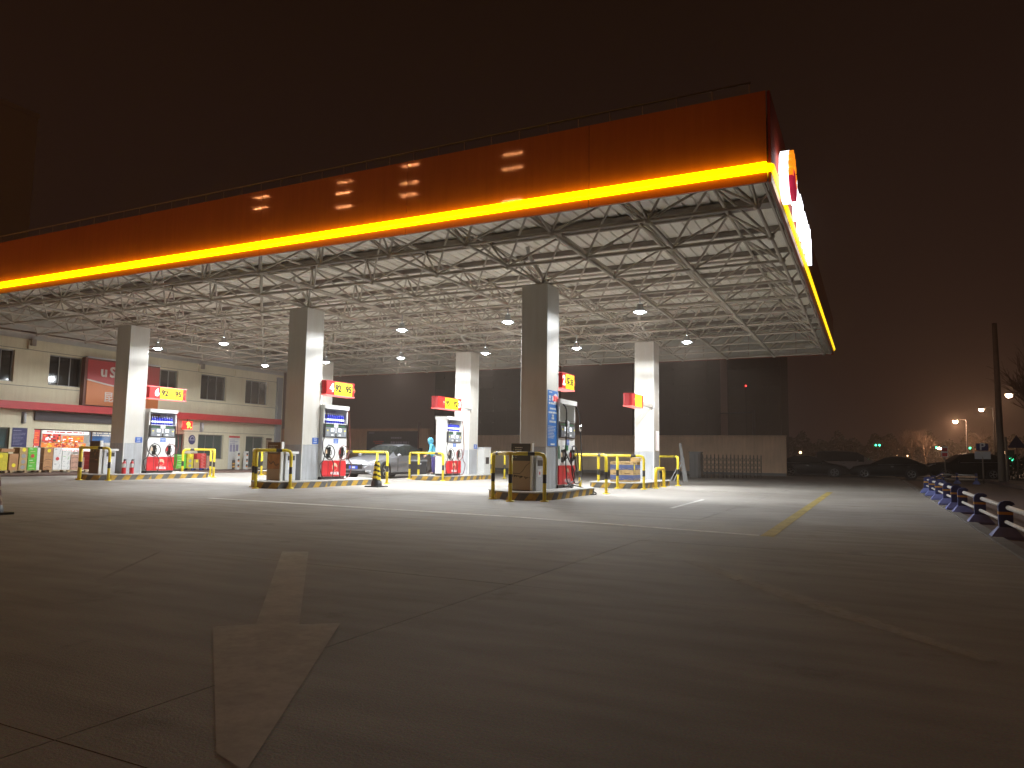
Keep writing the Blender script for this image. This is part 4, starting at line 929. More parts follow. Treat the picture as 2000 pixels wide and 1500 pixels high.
# shelves with goods inside the shop
shelf = thing("shop_shelf", "lit shelving full of small goods seen through the shop window", "shelf", (-33.4, 20.3, 0.10))
for z in (0.05, 0.55, 0.85, 1.12): MB().bx(-0.2, 0.2, -1.2, 1.2, z, z + 0.025).build("shelf_board", M['white'], shelf)
for y in (-1.22, 1.2): MB().bx(-0.2, 0.2, y, y + 0.02, 0, 1.2).build("upright", M['white'], shelf)
r = random.Random(11)
gm = [M['carton_red'], M['orange'], M['carton_white'], M['card'], M['poster_wh'], M['cream']]
mb = MB()
for z in (0.576, 0.876, 1.146):
    y = -1.17
    while y < 1.08:
        w = r.uniform(0.05, 0.13); mb.bx(-0.02, 0.17, y, y + w * 0.92, z, z + r.uniform(0.10, 0.22), r.randrange(6)); y += w
tag(mb.build("small_goods", gm, shelf), kind='stuff')
def poster(label, y0, y1, z0, z1, m, lines=(), x=FXX - 0.10, cat="poster", strip=None, name="poster"):
    t = thing(name, label, cat, (x, (y0 + y1) / 2, (z0 + z1) / 2)); a, h = (y1 - y0) / 2, (z1 - z0) / 2
    b_ = MB().bx(0, 0.006, -a, a, -h, h).build("sheet", m, t)
    if strip: MB().bx(0.007, 0.011, -a, a, h - strip[0], h).build("header_strip", strip[1], t)
    for (lm, z_, rows, dz, hh, sd) in lines: print_lines("small_print", lm, b_, 0.0065, -a * 0.85, a * 0.85, z_ * h, rows, dz, hh, sd, align='l')
    return t
def art(t, seed, mats, n, a, h):
    r = random.Random(seed); mb = MB()
    for k in range(n):
        y, z = r.uniform(-a, a) * 0.85, r.uniform(-h, h) * 0.85; mb.bx(0.0065, 0.008 + 0.0002 * k, y - r.uniform(0.02, 0.07), y + r.uniform(0.02, 0.07), z - r.uniform(0.015, 0.05), z + r.uniform(0.015, 0.05), r.randrange(len(mats)))
    tag(mb.build("printed_art", mats, t), kind='stuff')
art(poster("red and white festive poster on the shop window, above orange shelf goods", 19.15, 19.95, 1.34, 1.68, M['poster_red']), 3, [M['poster_wh'], M['poster_or'], M['maroon']], 26, 0.4, 0.17)
art(poster("orange festive poster on the shop window, right of the red one", 20.02, 20.98, 1.34, 1.62, M['poster_or']), 4, [M['poster_red'], M['card'], M['poster_wh']], 26, 0.48, 0.14)
poster("white lit header poster with small red print, top of shop window", 19.15, 21.2, 1.69, 1.83, M['poster_wh'], [(M['carton_red'], 0.1, 1, 0.1, 0.05, 2)])
art(poster("orange shelf banner low in the shop window", 19.12, 21.1, 1.10, 1.30, M['poster_or']), 6, [M['card'], M['carton_red'], M['cream']], 40, 1.0, 0.1)
poster("row of small white price cards along the shop window bottom", 19.9, 21.6, 0.92, 1.07, M['poster_wh'], [(M['carton_red'], 0.0, 2, 0.05, 0.03, 9)])
poster("narrow red hanging banner at the shop window's near edge", 18.80, 19.03, 1.15, 1.84, M['poster_red'], [(M['poster_or'], 0.6, 5, 0.1, 0.05, 12)])
poster("blue and white lit menu panel deep in the shop", 21.6, 22.9, 1.36, 1.86, M['bluelight'], [(M['poster_wh'], 0.75, 2, 0.10, 0.07, 15)], x=-32.6)
poster("blue printed notice on the wall beside the shop window", 17.84, 18.44, 1.09, 1.89, M['bluedark'], [(M['lilac'], 0.7, 1, 0.1, 0.03, 21), (M['lilac'], 0.45, 9, 0.06, 0.016, 22)], x=FXX + 0.01, cat="notice")
pt = poster("white poster with red header on the wall by the rear door", 29.22, 29.98, 0.05, 1.90, M['carton_white'], [(M['lilac'], 0.75, 3, 0.09, 0.04, 31)], x=FXX + 0.01, strip=(0.10, M['carton_red']))
for k in range(3): MB().bx(0.0065, 0.008, -0.3 + 0.22 * k, -0.14 + 0.22 * k, 0.05, 0.45).build("grey_picture", M['lilac'], pt)
poster("brownish notice on the wall right of the rear door", 31.98, 32.42, 1.0, 1.85, M['posterbeige'], [(M['posterbrown'], 0.6, 6, 0.11, 0.04, 33)], x=FXX + 0.01, cat="notice", strip=(0.1, M['maroon']))
ov = thing("oval_plaque", "oval dark purple plaque on the wall beside the low window", "plaque", (FXX + 0.01, 26.76, 1.62))
mb = MB(); mb.add([(0.004 + d, 0.21 * math.cos(2 * PI * k / 24), 0.25 * math.sin(2 * PI * k / 24)) for d in (0, 0.02) for k in range(24)], [tuple(range(24, 48))] + [(k, (k + 1) % 24, 24 + (k + 1) % 24, 24 + k) for k in range(24)]); mb.build("disc", M['bluedark'], ov)
mb = MB(); mb.tube([(0.03, 0.12 * math.cos(PI * k / 10), 0.02 + 0.14 * math.sin(PI * k / 10)) for k in range(11)], 0.018, 6); mb.bx(0.025, 0.03, -0.17, 0.17, -0.03, 0.0); mb.build("arch_mark", M['lgrey'], ov)
# shop sign board
sg = thing("shop_sign", "large red and orange shop sign with white letters on the facade", "sign", (FXX + 0.004, 22.5, 3.0))
MB().bx(0.0, 0.25, -1.92, 1.92, 0.02, 2.18).build("case", M['signcase'], sg)
n = 14; y0, y1 = -1.80, 1.90
crv = [(y0 + (y1 - y0) * k / n, 1.22 - 0.30 * math.sin(PI / 2 * min(1, k / n * 1.25)) + 0.10 * max(0, k / n - 0.6)) for k in range(n + 1)]
def plate(nm, lo, hi, x0, x1, m):
    mb = MB(); k = len(lo); v = [(x, *p) for x in (x0, x1) for p in lo + hi[::-1]]; q = 2 * k
    mb.add(v, [tuple(range(q, 2 * q)), tuple(range(q - 1, -1, -1))] + [(i, (i + 1) % q, q + (i + 1) % q, q + i) for i in range(q)]); return mb.build(nm, m, sg)
plate("red_board", crv, [(p[0], 2.10) for p in crv], 0.252, 0.27, M['signred'])
plate("orange_board", [(p[0], 0.05) for p in crv], [(p[0], p[1] - 0.07) for p in crv], 0.252, 0.285, M['signorange'])
plate("pale_edge", [(p[0], p[1] - 0.068) for p in crv], [(p[0], p[1] - 0.004) for p in crv], 0.252, 0.295, M['signwhite'])
MB().bx(0.0, 0.30, -1.86, 1.92, 2.185, 2.24).build("top_trim", M['lgrey'], sg)
x_ = -1.13
for ch, w in zip("uSmile", (0.42, 0.46, 0.64, 0.22, 0.22, 0.44)):
    text("letter", ch, 0.68, M['signwhite'], sg, (0.28, x_ + w / 2 - 0.1, 1.60), bold=0.02, ext=0.01); x_ += w
for k, ch in enumerate("昆仑好客"): text("letter", ch, 0.50, M['signwhite'], sg, (0.296, -0.74 + 0.58 * k, 0.42), bold=0.006, ext=0.008)
for k, (y, z) in enumerate(((18.23, 2.32), (27.3, 2.30))):
    w_ = thing("wall_lamp", ("slim grey wall lamp under the awning, beside the blue notice", "slim pinkish wall lamp under the awning, above the low window")[k], "lamp", (FXX + 0.006, y, z))
    MB().bx(0.0, 0.05, -0.07, 0.07, -0.24, 0.24).build("back_plate", M['mgrey'], w_)
    mb = MB(); mb.lathe([(0.001, -0.21), (0.06, -0.21), (0.06, 0.21), (0.001, 0.21)], (0.115, 0, 0), 12); mb.build("tube", M['lgrey'], w_)
led = thing("red_led_sign", "small glowing red price display with yellow digit under the awning", "sign", (-31.3, 25.95, 2.13))
MB().bx(-0.06, 0.0, -0.35, 0.22, 0.0, 0.40).build("case", M['ledred'], led)
text("digit", "9.", 0.42, M['ledyel'], led, (0.003, 0.02, 0.2), bold=0.012); MB().bx(-0.05, -0.03, -0.08, -0.05, 0.401, 0.52).build("hanger", M['dark'], led)
e = MB(); e.bx(-31.99, -28.3, 9, 33.4, -0.1, 0.06); structure("walkway", e, M['verge'])
# bollards by the poster
for k, (y, lab) in enumerate(((29.25, "tall white bollard with dark squares, left of pair before the poster"), (29.85, "tall white bollard with dark squares, right of pair before the poster"))):
    t = thing("white_bollard", lab, "bollard", (-31.3, y, 0.061), 0, "white bollards before the poster")
    MB().bx(-0.09, 0.09, -0.09, 0.09, 0, 1.0).build("post", M['carton_white'], t)
    for z in (0.12, 0.42, 0.74):
        MB().bx(0.091, 0.095, -0.06, 0.06, z + 0.06, z + 0.16).build("dark_square", M['dark'], t); MB().bx(0.091, 0.095, -0.06, 0.06, z, z + 0.058).build("amber_square", M['orange'], t)
for k, (y, lab) in enumerate(((28.9, "short black and amber bollard left of the white pair"), (30.3, "short black and amber bollard right of the white pair"))):
    t = thing("short_bollard", lab, "bollard", (-31.2, y, 0.061), 0, "short bollards before the poster")
    mb = MB(); band_tube(mb, [(0, 0, 0), (0, 0, 0.5)], 0.075, [(0, 0.12), (0.2, 0.28), (0.36, 0.5)], 12); mb.build("post", [M['barband'], M['black']], t)

# ------------------------------------------------------------------ goods on pallets in front of the shop
def pallet(y0, y1, label, m='wood', x0=-31.15, x1=-30.6, z=0.06):
    t = thing("pallet", label, "pallet", ((x0 + x1) / 2, (y0 + y1) / 2, z)); a, h = (x1 - x0) / 2, (y1 - y0) / 2
    for k in range(5):
        c = -a + (2 * a) * (k + 0.5) / 5; MB().bx(c - a / 5 * 0.8, c + a / 5 * 0.8, -h, h, 0.085, 0.103).build("deck_board", M[m], t)
    for c in (-h + 0.06, 0, h - 0.06):
        for x in (-a + 0.05, a - 0.05): MB().bx(x - 0.05, x + 0.05, c - 0.05, c + 0.05, 0.0, 0.084).build("block", M[m], t)
def carton(x, y0, y1, z0, z1, m, label, dep=0.45, deco=None, group=None):
    t = thing("carton", label, "carton", (x - dep / 2, (y0 + y1) / 2, z0), 0, group); a, h, H = dep / 2, (y1 - y0) / 2 - 0.006, z1 - z0 - 0.004
    MB().bx(-a, a, -h, h, 0, H).build("box", M[m], t)
    MB().bx(-0.03, 0.03, -h, h, H, H + 0.002).build("tape", M['cream'], t)
    xx = a
    if deco == 'card':
        MB().disc((xx + 0.006, 0.01, H * 0.6), 0.075, 'x', 16).build("price_card", M['card'], t)
    elif deco == 'oval':
        mb = MB(); mb.add([(xx + 0.003, 0.085 * math.cos(2 * PI * k / 18), H / 2 + 0.085 * math.sin(2 * PI * k / 18)) for k in range(18)], [tuple(range(18))]); mb.build("printed_oval", M['mgrey'], t)
    elif deco == 'line':
        MB().bx(xx + 0.001, xx + 0.003, -h * 0.7, h * 0.1, H * 0.7, H * 0.78).build("printed_line", M['wprint'], t); MB().bx(xx + 0.001, xx + 0.003, -h * 0.5, h * 0.6, H * 0.25, H * 0.32).build("printed_line", M['cream'], t)
    elif deco == 'red':
        MB().disc((xx + 0.004, 0.0, H * 0.5), 0.075, 'x', 16).build("printed_spot", M['carton_red'], t)
    elif deco in ('sketch', 'leaf'):
        r = random.Random(int(z0 * 100)); mb = MB(); c = 0
        for q in range(3): mb.tube([(xx + 0.002, h * 0.3 + 0.02 * q, H * (0.2 + 0.2 * q)), (xx + 0.002, h * 0.75, H * (0.35 + 0.22 * q))], 0.007, 4)
        mb.bx(xx + 0.001, xx + 0.003, -h * 0.7, -h * 0.2, H * 0.72, H * 0.82); mb.build("printed_drawing", M['carton_green'] if deco == 'leaf' else M['mgrey'], t)
    elif deco == 'arc':
        mb = MB(); mb.tube([(xx + 0.002, -h * 0.8 + h * 1.6 * k / 8, H * 0.3 + 0.05 * math.sin(PI * k / 8)) for k in range(9)], 0.009, 4); mb.build("printed_arc", M['maroon'], t)
    return t
ORD = {2: ("lower", "upper"), 3: ("bottom", "middle", "top"), 4: ("bottom", "second from the bottom", "third from the bottom", "top"), 5: ("bottom", "second", "third", "fourth", "top")}
def stack(y0, y1, z1, n, m, desc, deco=None, cards=(), x=-30.62, z0=0.165, alt=None):
    h = (z1 - z0) / n
    for k in range(n):
        d = 'card' if k in cards else (alt[k] if alt and k in alt else deco)
        lab = ("%s %s" % ((ORD[n][k] + " " if n > 1 else ""), desc)).strip().replace("  ", " ")
        carton(x + rnd.uniform(-0.012, 0.012), y0, y1, z0 + h * k, z0 + h * (k + 1), m, lab, deco=d)
pallet(16.0, 17.02, "wooden pallet under the yellowish cartons at the left edge"); pallet(17.1, 18.32, "wooden pallet under tan and green cartons below the blue notice"); pallet(18.62, 20.3, "wooden pallet under white and brown cartons by the shop window")
stack(16.45, 17.0, 0.86, 2, 'carton_yellow', "yellowish carton of the stack at the left edge", cards=(1,)); stack(15.95, 16.44, 0.80, 2, 'carton_yellow', "yellowish carton at the frame's edge, outermost left stack")
stack(17.05, 17.40, 0.82, 2, 'carton_brown', "plain brown carton left of the cartons with dark ovals", cards=(0,))
carton(-30.66, 16.75, 17.25, 0.885, 1.02, 'carton_brown', "flat brown carton lying across the leftmost two stacks")
stack(17.42, 17.74, 1.07, 4, 'carton_tan', "tan carton printed with a dark oval", 'oval', cards=(3,))
stack(17.75, 18.10, 1.08, 4, 'carton_green', "bright green carton below the blue notice", 'line', alt={2: 'red'})
stack(18.11, 18.24, 1.08, 3, 'carton_white', "narrow white carton right of the green stack")
stack(18.38, 18.76, 1.08, 3, 'carton_brown', "orange brown carton beside the white drawing cartons", 'arc', cards=(2,))
stack(18.77, 19.13, 1.09, 3, 'carton_white', "white carton with grey drawing", 'sketch', alt={1: 'red'})
stack(19.14, 19.50, 0.97, 4, 'carton_white', "white carton with green drawing, right of the grey drawing ones", 'sketch', alt={2: 'leaf'})
stack(19.52, 19.90, 0.80, 3, 'carton_pink', "pinkish brown patterned carton right of the white ones", 'arc')
stack(19.92, 20.12, 0.70, 3, 'carton_pink', "narrow pinkish carton behind the yellow rail post", 'sketch')
stack(20.35, 20.75, 0.95, 4, 'carton_red', "red gift carton behind the maroon poster cabinet", 'line', alt={3: 'leaf'})
# goods to the right of pump six
pallet(25.7, 26.85, "blue plastic pallet under brown and red goods beyond pump six", 'bluepallet')
stack(24.75, 25.35, 0.86, 3, 'carton_green', "lime green carton behind pump six's right edge", 'line'); stack(25.4, 25.78, 0.90, 3, 'carton_yellow', "yellow carton beyond pump six, behind the rail", 'oval', cards=(2,))
stack(25.82, 26.15, 0.62, 2, 'carton_tan', "tan carton on the blue pallet", cards=(1,)); carton(-30.62, 25.98, 26.2, 0.62, 0.92, 'carton_red', "red carton sitting on top of the tan ones")
stack(26.2, 26.55, 0.92, 5, 'carton_red', "red and white striped carton on the blue pallet", 'line'); stack(26.6, 26.9, 0.80, 3, 'carton_pink', "dull pink carton at the blue pallet's far end")
# blue cartons stacked on the rear right island
for c, (x1, y0) in enumerate(((-7.76, 24.2), (-7.35, 24.2), (-7.76, 24.66), (-7.35, 24.66))):
    for k in range(2):
        lab = "%s blue and tan carton, %s of the stack on the rear right island" % (("lower", "upper")[k], ("front left corner", "front right corner", "back left corner", "back right corner")[c])
        t = carton(x1, y0, y0 + 0.45, 0.20 + 0.35 * k, 0.20 + 0.35 * (k + 1), 'carton_tan', lab, dep=0.40, group="blue cartons on the rear right island")
        a, h = 0.20, 0.219
        MB().bx(-a - 0.002, a + 0.002, -h - 0.002, h + 0.002, 0.06, 0.235).build("blue_print", M['carton_blue'], t)
        mb = MB(); mb.tube([(-a * 0.9 + a * 1.8 * q / 8, -h - 0.004, 0.09 + 0.02 * math.cos(q)) for q in range(9)], 0.008, 4); mb.tube([(a + 0.004, -h * 0.9 + h * 1.8 * q / 8, 0.09 + 0.02 * math.cos(q)) for q in range(9)], 0.008, 4); tag(mb.build("printed_arc", M['posterbeige'], t), kind='stuff')
        mb = MB(); mb.bx(-a * 0.5, a * 0.5, -h - 0.003, -h - 0.0005, 0.275, 0.295); mb.bx(a + 0.0005, a + 0.003, -h * 0.5, h * 0.5, 0.275, 0.295); tag(mb.build("printed_line", M['maroon'], t), kind='stuff')
        if c == 1 and k == 1: MB().add([(a + 0.012, -0.16, 0.15), (a + 0.012, -0.08, 0.02), (a + 0.012, 0.0, 0.15), (a + 0.012, -0.08, 0.28)], [(0, 1, 2, 3)]).build("price_card", M['card'], t)
carton(-7.3, 24.75, 25.1, 0.902, 1.03, 'carton_tan', "plain tan carton on top of the blue cartons", dep=0.3)
# white panel on the side of the rear right column
wn = thing("white_notice", "narrow white notice with red edge on the rear right column", "notice", (CX[2] + HW + 0.01, RY[1] + 0.1, 1.32))
MB().bx(0, 0.008, -0.2, 0.22, 0, 0.75).build("sheet", M['poster_wh'], wn); MB().bx(0.009, 0.011, -0.18, -0.15, 0.02, 0.7).build("red_edge", M['carton_red'], wn)

# ------------------------------------------------------------------ cars (nose towards -Y in own frame)
SEDAN = [(-2.36, .55, .34, .50, .54, .45), (-2.30, .74, .24, .60, .64, .60), (-2.10, .86, .18, .70, .77, .70), (-1.6, .91, .17, .82, .90, .76), (-1.02, .92, .17, .90, .98, .78), (-0.62, .925, .17, .92, 1.18, .72), (-0.15, .925, .17, .93, 1.40, .64),
         (0.30, .925, .17, .94, 1.48, .61), (0.85, .925, .17, .955, 1.47, .60), (1.35, .92, .18, .975, 1.36, .60), (1.80, .90, .20, .99, 1.17, .64), (2.08, .87, .24, .985, 1.04, .68), (2.26, .80, .30, .92, .98, .66), (2.34, .68, .40, .82, .88, .58)]
SUVP = [(-2.35, .62, .36, .66, .70, .55), (-2.28, .80, .28, .80, .86, .68), (-2.05, .89, .25, .92, .98, .76), (-1.5, .93, .25, .99, 1.08, .80), (-1.05, .93, .25, 1.03, 1.13, .80), (-0.65, .935, .25, 1.05, 1.40, .73), (-0.25, .935, .25, 1.06, 1.62, .67),
        (0.3, .935, .25, 1.07, 1.70, .65), (0.9, .935, .25, 1.08, 1.70, .65), (1.5, .93, .25, 1.10, 1.66, .65), (1.95, .91, .27, 1.12, 1.52, .66), (2.15, .88, .30, 1.10, 1.20, .70), (2.28, .82, .36, 1.0, 1.08, .66), (2.33, .74, .42, .9, .96, .6)]
VANP = [(-2.35, .66, .36, .70, .76, .58), (-2.28, .82, .28, .86, .93, .70), (-2.05, .90, .25, .98, 1.06, .78), (-1.75, .93, .25, 1.05, 1.14, .80), (-1.45, .93, .25, 1.08, 1.25, .78), (-1.05, .935, .25, 1.09, 1.55, .73), (-0.55, .935, .25, 1.10, 1.80, .70),
        (0.1, .935, .25, 1.10, 1.86, .69), (0.8, .935, .25, 1.10, 1.88, .69), (1.5, .93, .25, 1.10, 1.87, .69), (2.05, .92, .27, 1.10, 1.80, .68), (2.18, .90, .30, 1.09, 1.50, .70), (2.26, .86, .36, 1.05, 1.14, .72), (2.32, .80, .42, .95, 1.0, .68)]
def car(label, loc, rz, prof, paint, plate=True, wr=0.34, lights=None, name="parked_car", cat="car", windows=None):
    t = thing(name, label, cat, loc, rz)
    def sec(st):
        y, w, zb, zl, zr, wr_ = st
        return [(w * .86, y, zb), (w * .985, y, zb + .10), (w, y, zb + (zl - zb) * .55), (w * .985, y, zl - .05), (w * .95, y, zl), (wr_, y, zr - .055), (wr_ * .86, y, zr - .014), (wr_ * .45, y, zr)]
    R = []
    for st in prof:
        h = sec(st); R.append(h + [(-x, y, z) for x, y, z in h[::-1]])
    n = len(R[0]); parts = {"body": MB(), "windscreen": MB(), "rear_window": MB(), "side_window": MB()}
    sw = {1: MB(), -1: MB()}
    ns = len(prof)
    for i in range(ns - 1):
        for k in range(n - 1):
            q = [R[i][k], R[i][k + 1], R[i + 1][k + 1], R[i + 1][k]]
            tgt = parts["body"]
            top = 5 <= k <= n - 7; side = k == 4 or k == n - 6
            if top and 4 <= i < 6: tgt = parts["windscreen"]
            elif top and 8 <= i - (0 if prof is SEDAN else 1) < 10: tgt = parts["rear_window"]
            elif side and 5 <= i < 10: tgt = sw[1 if k == 4 else -1]
            tgt.add(q, [(0, 1, 2, 3)], 0, True)
        parts["body"].add([R[i][0], R[i][-1], R[i + 1][-1], R[i + 1][0]], [(0, 1, 2, 3)])
    parts["body"].add(R[0], [tuple(range(n))]); parts["body"].add(R[-1], [tuple(range(n - 1, -1, -1))])
    body = parts["body"].build("body", paint, t)
    me = body.data
    import bmesh
    bm_ = bmesh.new(); bm_.from_mesh(me); bmesh.ops.remove_doubles(bm_, verts=bm_.verts, dist=0.0005); bm_.to_mesh(me); bm_.free()
    for nm in ("windscreen", "rear_window"):
        if parts[nm].v: parts[nm].build(nm, windows or M['carglass'], t)
    for s_ in (1, -1): sw[s_].build("side_window", windows or M['carglass'], t)
    L0 = prof[0][0]
    axf, axr = -1.42, 1.36
    for ax in (axf, axr):
        for s_ in (1, -1):
            x = s_ * 0.925
            MB().cyl((x - s_ * 0.2, ax, wr), (x + s_ * 0.004, ax, wr), wr * 1.13, 24).build("wheel_well_shade", M['black'], t)  # black cylinder stands in for the shade inside an uncut wheel well
            w_ = thing("wheel", None, None, (x, ax, wr)); w_.parent = t
            mb = MB(); mb.T = Matrix.Rotation(s_ * PI / 2, 4, 'Y'); mb.lathe([(wr * .68, -0.16), (wr * .9, -0.16), (wr, -0.13), (wr, -0.02), (wr * .93, 0.012), (wr * .70, 0.016), (wr * .68, -0.03)], n=26); mb.build("tyre", M['black'], w_)
            mb = MB(); mb.T = Matrix.Rotation(s_ * PI / 2, 4, 'Y')
            mb.lathe([(wr * .69, 0.012), (wr * .63, 0.014), (wr * .61, -0.02)], n=26); mb.lathe([(0.001, 0.012), (0.05, 0.012), (0.055, -0.02)], n=10)
            for q in range(5):
                a = 2 * PI * q / 5 + 0.3
                for d in (-0.16, 0.16):
                    mb.tube([(0.04 * math.cos(a), 0.04 * math.sin(a), 0.0), (wr * .64 * math.cos(a + d), wr * .64 * math.sin(a + d), 0.004)], 0.014, 5)
            mb.build("rim", M['rim'], w_)
            mb = MB(); mb.T = Matrix.Rotation(s_ * PI / 2, 4, 'Y'); mb.disc((0, 0, -0.05), wr * .66, 'z', 20); mb.build("brake_disc", M['dark'], w_)
    zn = prof[2][3]
    for s_ in (1, -1):
        x0 = prof[2][1]
        mb = MB(); mb.add([(s_ * 0.42, L0 + 0.015, zn - .13), (s_ * 0.72, L0 + 0.085, zn - .14), (s_ * 0.93 * x0, L0 + 0.40, zn - .02), (s_ * 0.88 * x0, L0 + 0.45, zn + .05), (s_ * 0.66, L0 + 0.14, zn - .03), (s_ * 0.42, L0 + 0.05, zn - .09)], [(0, 1, 2, 3, 4, 5) if s_ > 0 else (5, 4, 3, 2, 1, 0)])
        mb.v = [(x, y - 0.025, z + 0.01) for x, y, z in mb.v]; mb.build("headlight", lights or M['lens'], t)
        mb = MB(); mb.bx(s_ * 0.60, s_ * 0.80, L0 + 0.0, L0 + 0.12, .30, .36); mb.build("fog_lamp_trim", M['lgrey'] if paint is M['silver'] else M['black'], t)
        mz = prof[5][3] + .06
        mb = MB(); mb.lathe([(0.001, -0.10), (0.05, -0.09), (0.07, 0), (0.05, .09), (0.001, .10)], n=10); mb.T = Matrix.Identity(4)
        mb.v = [(s_ * 1.03 + z * 1.0, -0.62 + y * 0.9, mz + x * 1.0) for x, y, z in mb.v]; mb.cyl((s_ * .92, -0.6, mz - .06), (s_ * 1.0, -0.62, mz - .02), .018, 6); mb.build("mirror", paint, t)
        for y in (0.18, 1.12): MB().bx(s_ * .925, s_ * .948, y, y + .18, prof[7][3] - .15, prof[7][3] - .12).build("door_handle", M['dark'] if paint is M['silver'] else M['steelbright'], t)
        for y in (-0.55, 0.42, 1.32): MB().bx(s_ * .915, s_ * .9285, y, y + .012, .30, prof[7][3] - .06).build("door_seam", M['black'], t)
        MB().bx(s_ * .90, s_ * .93, -1.0, 0.98, .20, .245).build("sill", M['dark'], t)
        for y in (0.42,): MB().bx(s_ * .70, s_ * .90, y, y + .05, prof[7][3] + .0, prof[7][3] + .02).build("window_trim", M['black'], t)
        mb = MB(); mb.tube([(s_ * .885, -0.60, prof[5][3] + .015), (s_ * .885, 1.75, prof[9][3] + .02)], .010, 5); mb.build("chrome_strip", M['rim'], t)
    mb = MB(); mb.prism([(-0.42, L0 - 0.012), (0.42, L0 - 0.012), (0.50, L0 + 0.07), (-0.50, L0 + 0.07)], .40, .60); mb.build("grille", M['black'], t)
    mb = MB(); mb.prism([(-0.55, L0 + 0.005), (0.55, L0 + 0.005), (0.62, L0 + 0.1), (-0.62, L0 + 0.1)], .24, .33); mb.build("air_intake", M['black'], t)
    if plate:
        p = MB().bx(-0.22, 0.22, L0 - 0.03, L0 - 0.015, .40, .53).build("number_plate", M['plate'], t)
        print_lines("plate_mark", M['wprint'], p, L0 - 0.0305, -0.18, 0.18, .465, 1, .1, .07, 4, axis='y')
    MB().bx(-0.62, 0.62, prof[-1][0] - 0.02, prof[-1][0] + 0.012, .72, .78).build("tail_light", M['hosered'], t)
    return t
car("silver grey fastback sedan with blue number plate under the canopy", (-19.15, 26.4, 0.0), 0, SEDAN, M['silver'])
car("dark sedan beyond the silver car, only its roof showing", (-24.2, 33.8, 0.0), 0.0, SEDAN, M['carblack'])
car("black car with pale rims parked by the end of the brown wall", (-3.75, 54.6, -0.12), PI / 2 + 0.03, SEDAN, M['carblack'], lights=M['mgrey'], wr=0.36)
car("pale van parked behind the black car, roof and pillars faint", (-1.6, 58.4, -0.12), PI / 2 + 0.03, VANP, M['carlight'], name="parked_van", cat="van")
car("black car parked right of the pale van, chrome glints on it", (0.9, 55.2, -0.12), -PI / 2, SEDAN, M['carblack'])
car("dark car standing beyond the far end of the blue barrier", (5.4, 56.5, -0.05), -PI / 2 + 0.25, SUVP, M['carblack'])

# ------------------------------------------------------------------ person at the pump (built from joints, one continuous skinned body)
def skinned(name, pts, edges, radii, m, parent, root=0, sub=1):
    me = bpy.data.meshes.new(name); me.from_pydata([tuple(p) for p in pts], edges, []); me.materials.append(m)
    o = bpy.data.objects.new(name, me); COL.objects.link(o); o.parent = parent
    md = o.modifiers.new("skin", 'SKIN')
    md.use_smooth_shade = True
    for i, v in enumerate(me.skin_vertices[0].data):
        v.radius = radii[i] if isinstance(radii[i], tuple) else (radii[i], radii[i]); v.use_root = i == root
    sb = o.modifiers.new("sub", 'SUBSURF'); sb.levels = sub; sb.render_levels = sub
    return o
pr = thing("person", "person in light blue hooded jacket and purple trousers bending by pump three", "person", (-16.52, 26.0, 0.197), 0.5)
# local frame: faces -X (towards the car), slightly towards the camera
J = dict(pelvis=(0.03, 0, .80), waist=(0.0, 0, .93), chest=(-.07, 0, 1.12), neck=(-.12, 0, 1.29), head=(-.18, 0, 1.40), crown=(-.20, 0, 1.50),
         shl=(-.09, -.17, 1.20), ell=(-.13, -.24, .97), hal=(-.30, -.20, .80), shr=(-.09, .17, 1.20), elr=(-.12, .24, .97), har=(-.30, .20, .82),
         hil=(.03, -.09, .76), knl=(-.02, -.10, .43), anl=(.02, -.10, .08), tol=(-.14, -.11, .04), hir=(.03, .09, .76), knr=(-.02, .11, .43), anr=(.03, .11, .08), tor=(-.13, .12, .04))
names = list(J); ix = {k: i for i, k in enumerate(names)}
E_ = [("pelvis", "waist"), ("waist", "chest"), ("chest", "neck"), ("neck", "head"), ("head", "crown"), ("chest", "shl"), ("shl", "ell"), ("ell", "hal"), ("chest", "shr"), ("shr", "elr"), ("elr", "har"),
      ("pelvis", "hil"), ("hil", "knl"), ("knl", "anl"), ("anl", "tol"), ("pelvis", "hir"), ("hir", "knr"), ("knr", "anr"), ("anr", "tor")]
rad = dict(pelvis=.075, waist=.09, chest=(.125, .10), neck=.055, head=.085, crown=.06, shl=.06, ell=.042, hal=.032, shr=.06, elr=.042, har=.032, hil=.06, knl=.05, anl=.042, tol=.035, hir=.06, knr=.05, anr=.042, tor=.035)
skinned("body", [J[k] for k in names], [(ix[a], ix[b]) for a, b in E_], [rad[k] for k in names], M['skin'], pr)
jk = ["pelvis", "waist", "chest", "neck", "shl", "ell", "hal", "shr", "elr", "har"]
jp = [(0.025, 0, .68)] + [J[k] for k in jk[1:]]
jp[6] = tuple(Vector(J['hal']).lerp(Vector(J['ell']), .12)); jp[9] = tuple(Vector(J['har']).lerp(Vector(J['elr']), .12))
jx = {k: i for i, k in enumerate(jk)}
skinned("jacket", jp, [(jx[a], jx[b]) for a, b in E_ if a in jx and b in jx], [.165, .155, (.165, .13), .085, .085, .066, .05, .085, .066, .05], M['jacket'], pr)
tk = ["pelvis", "hil", "knl", "anl", "hir", "knr", "anr"]; tx = {k: i for i, k in enumerate(tk)}
TJ = dict(J, pelvis=(0.02, 0, .84), hil=(.025, -.075, .70), hir=(.025, .075, .70), anl=(.02, -.10, .05), anr=(.03, .11, .05))
skinned("trousers", [TJ[k] for k in tk], [(tx[a], tx[b]) for a, b in E_ if a in tx and b in tx], [.13, .112, .085, .066, .112, .085, .066], M['trousers'], pr)
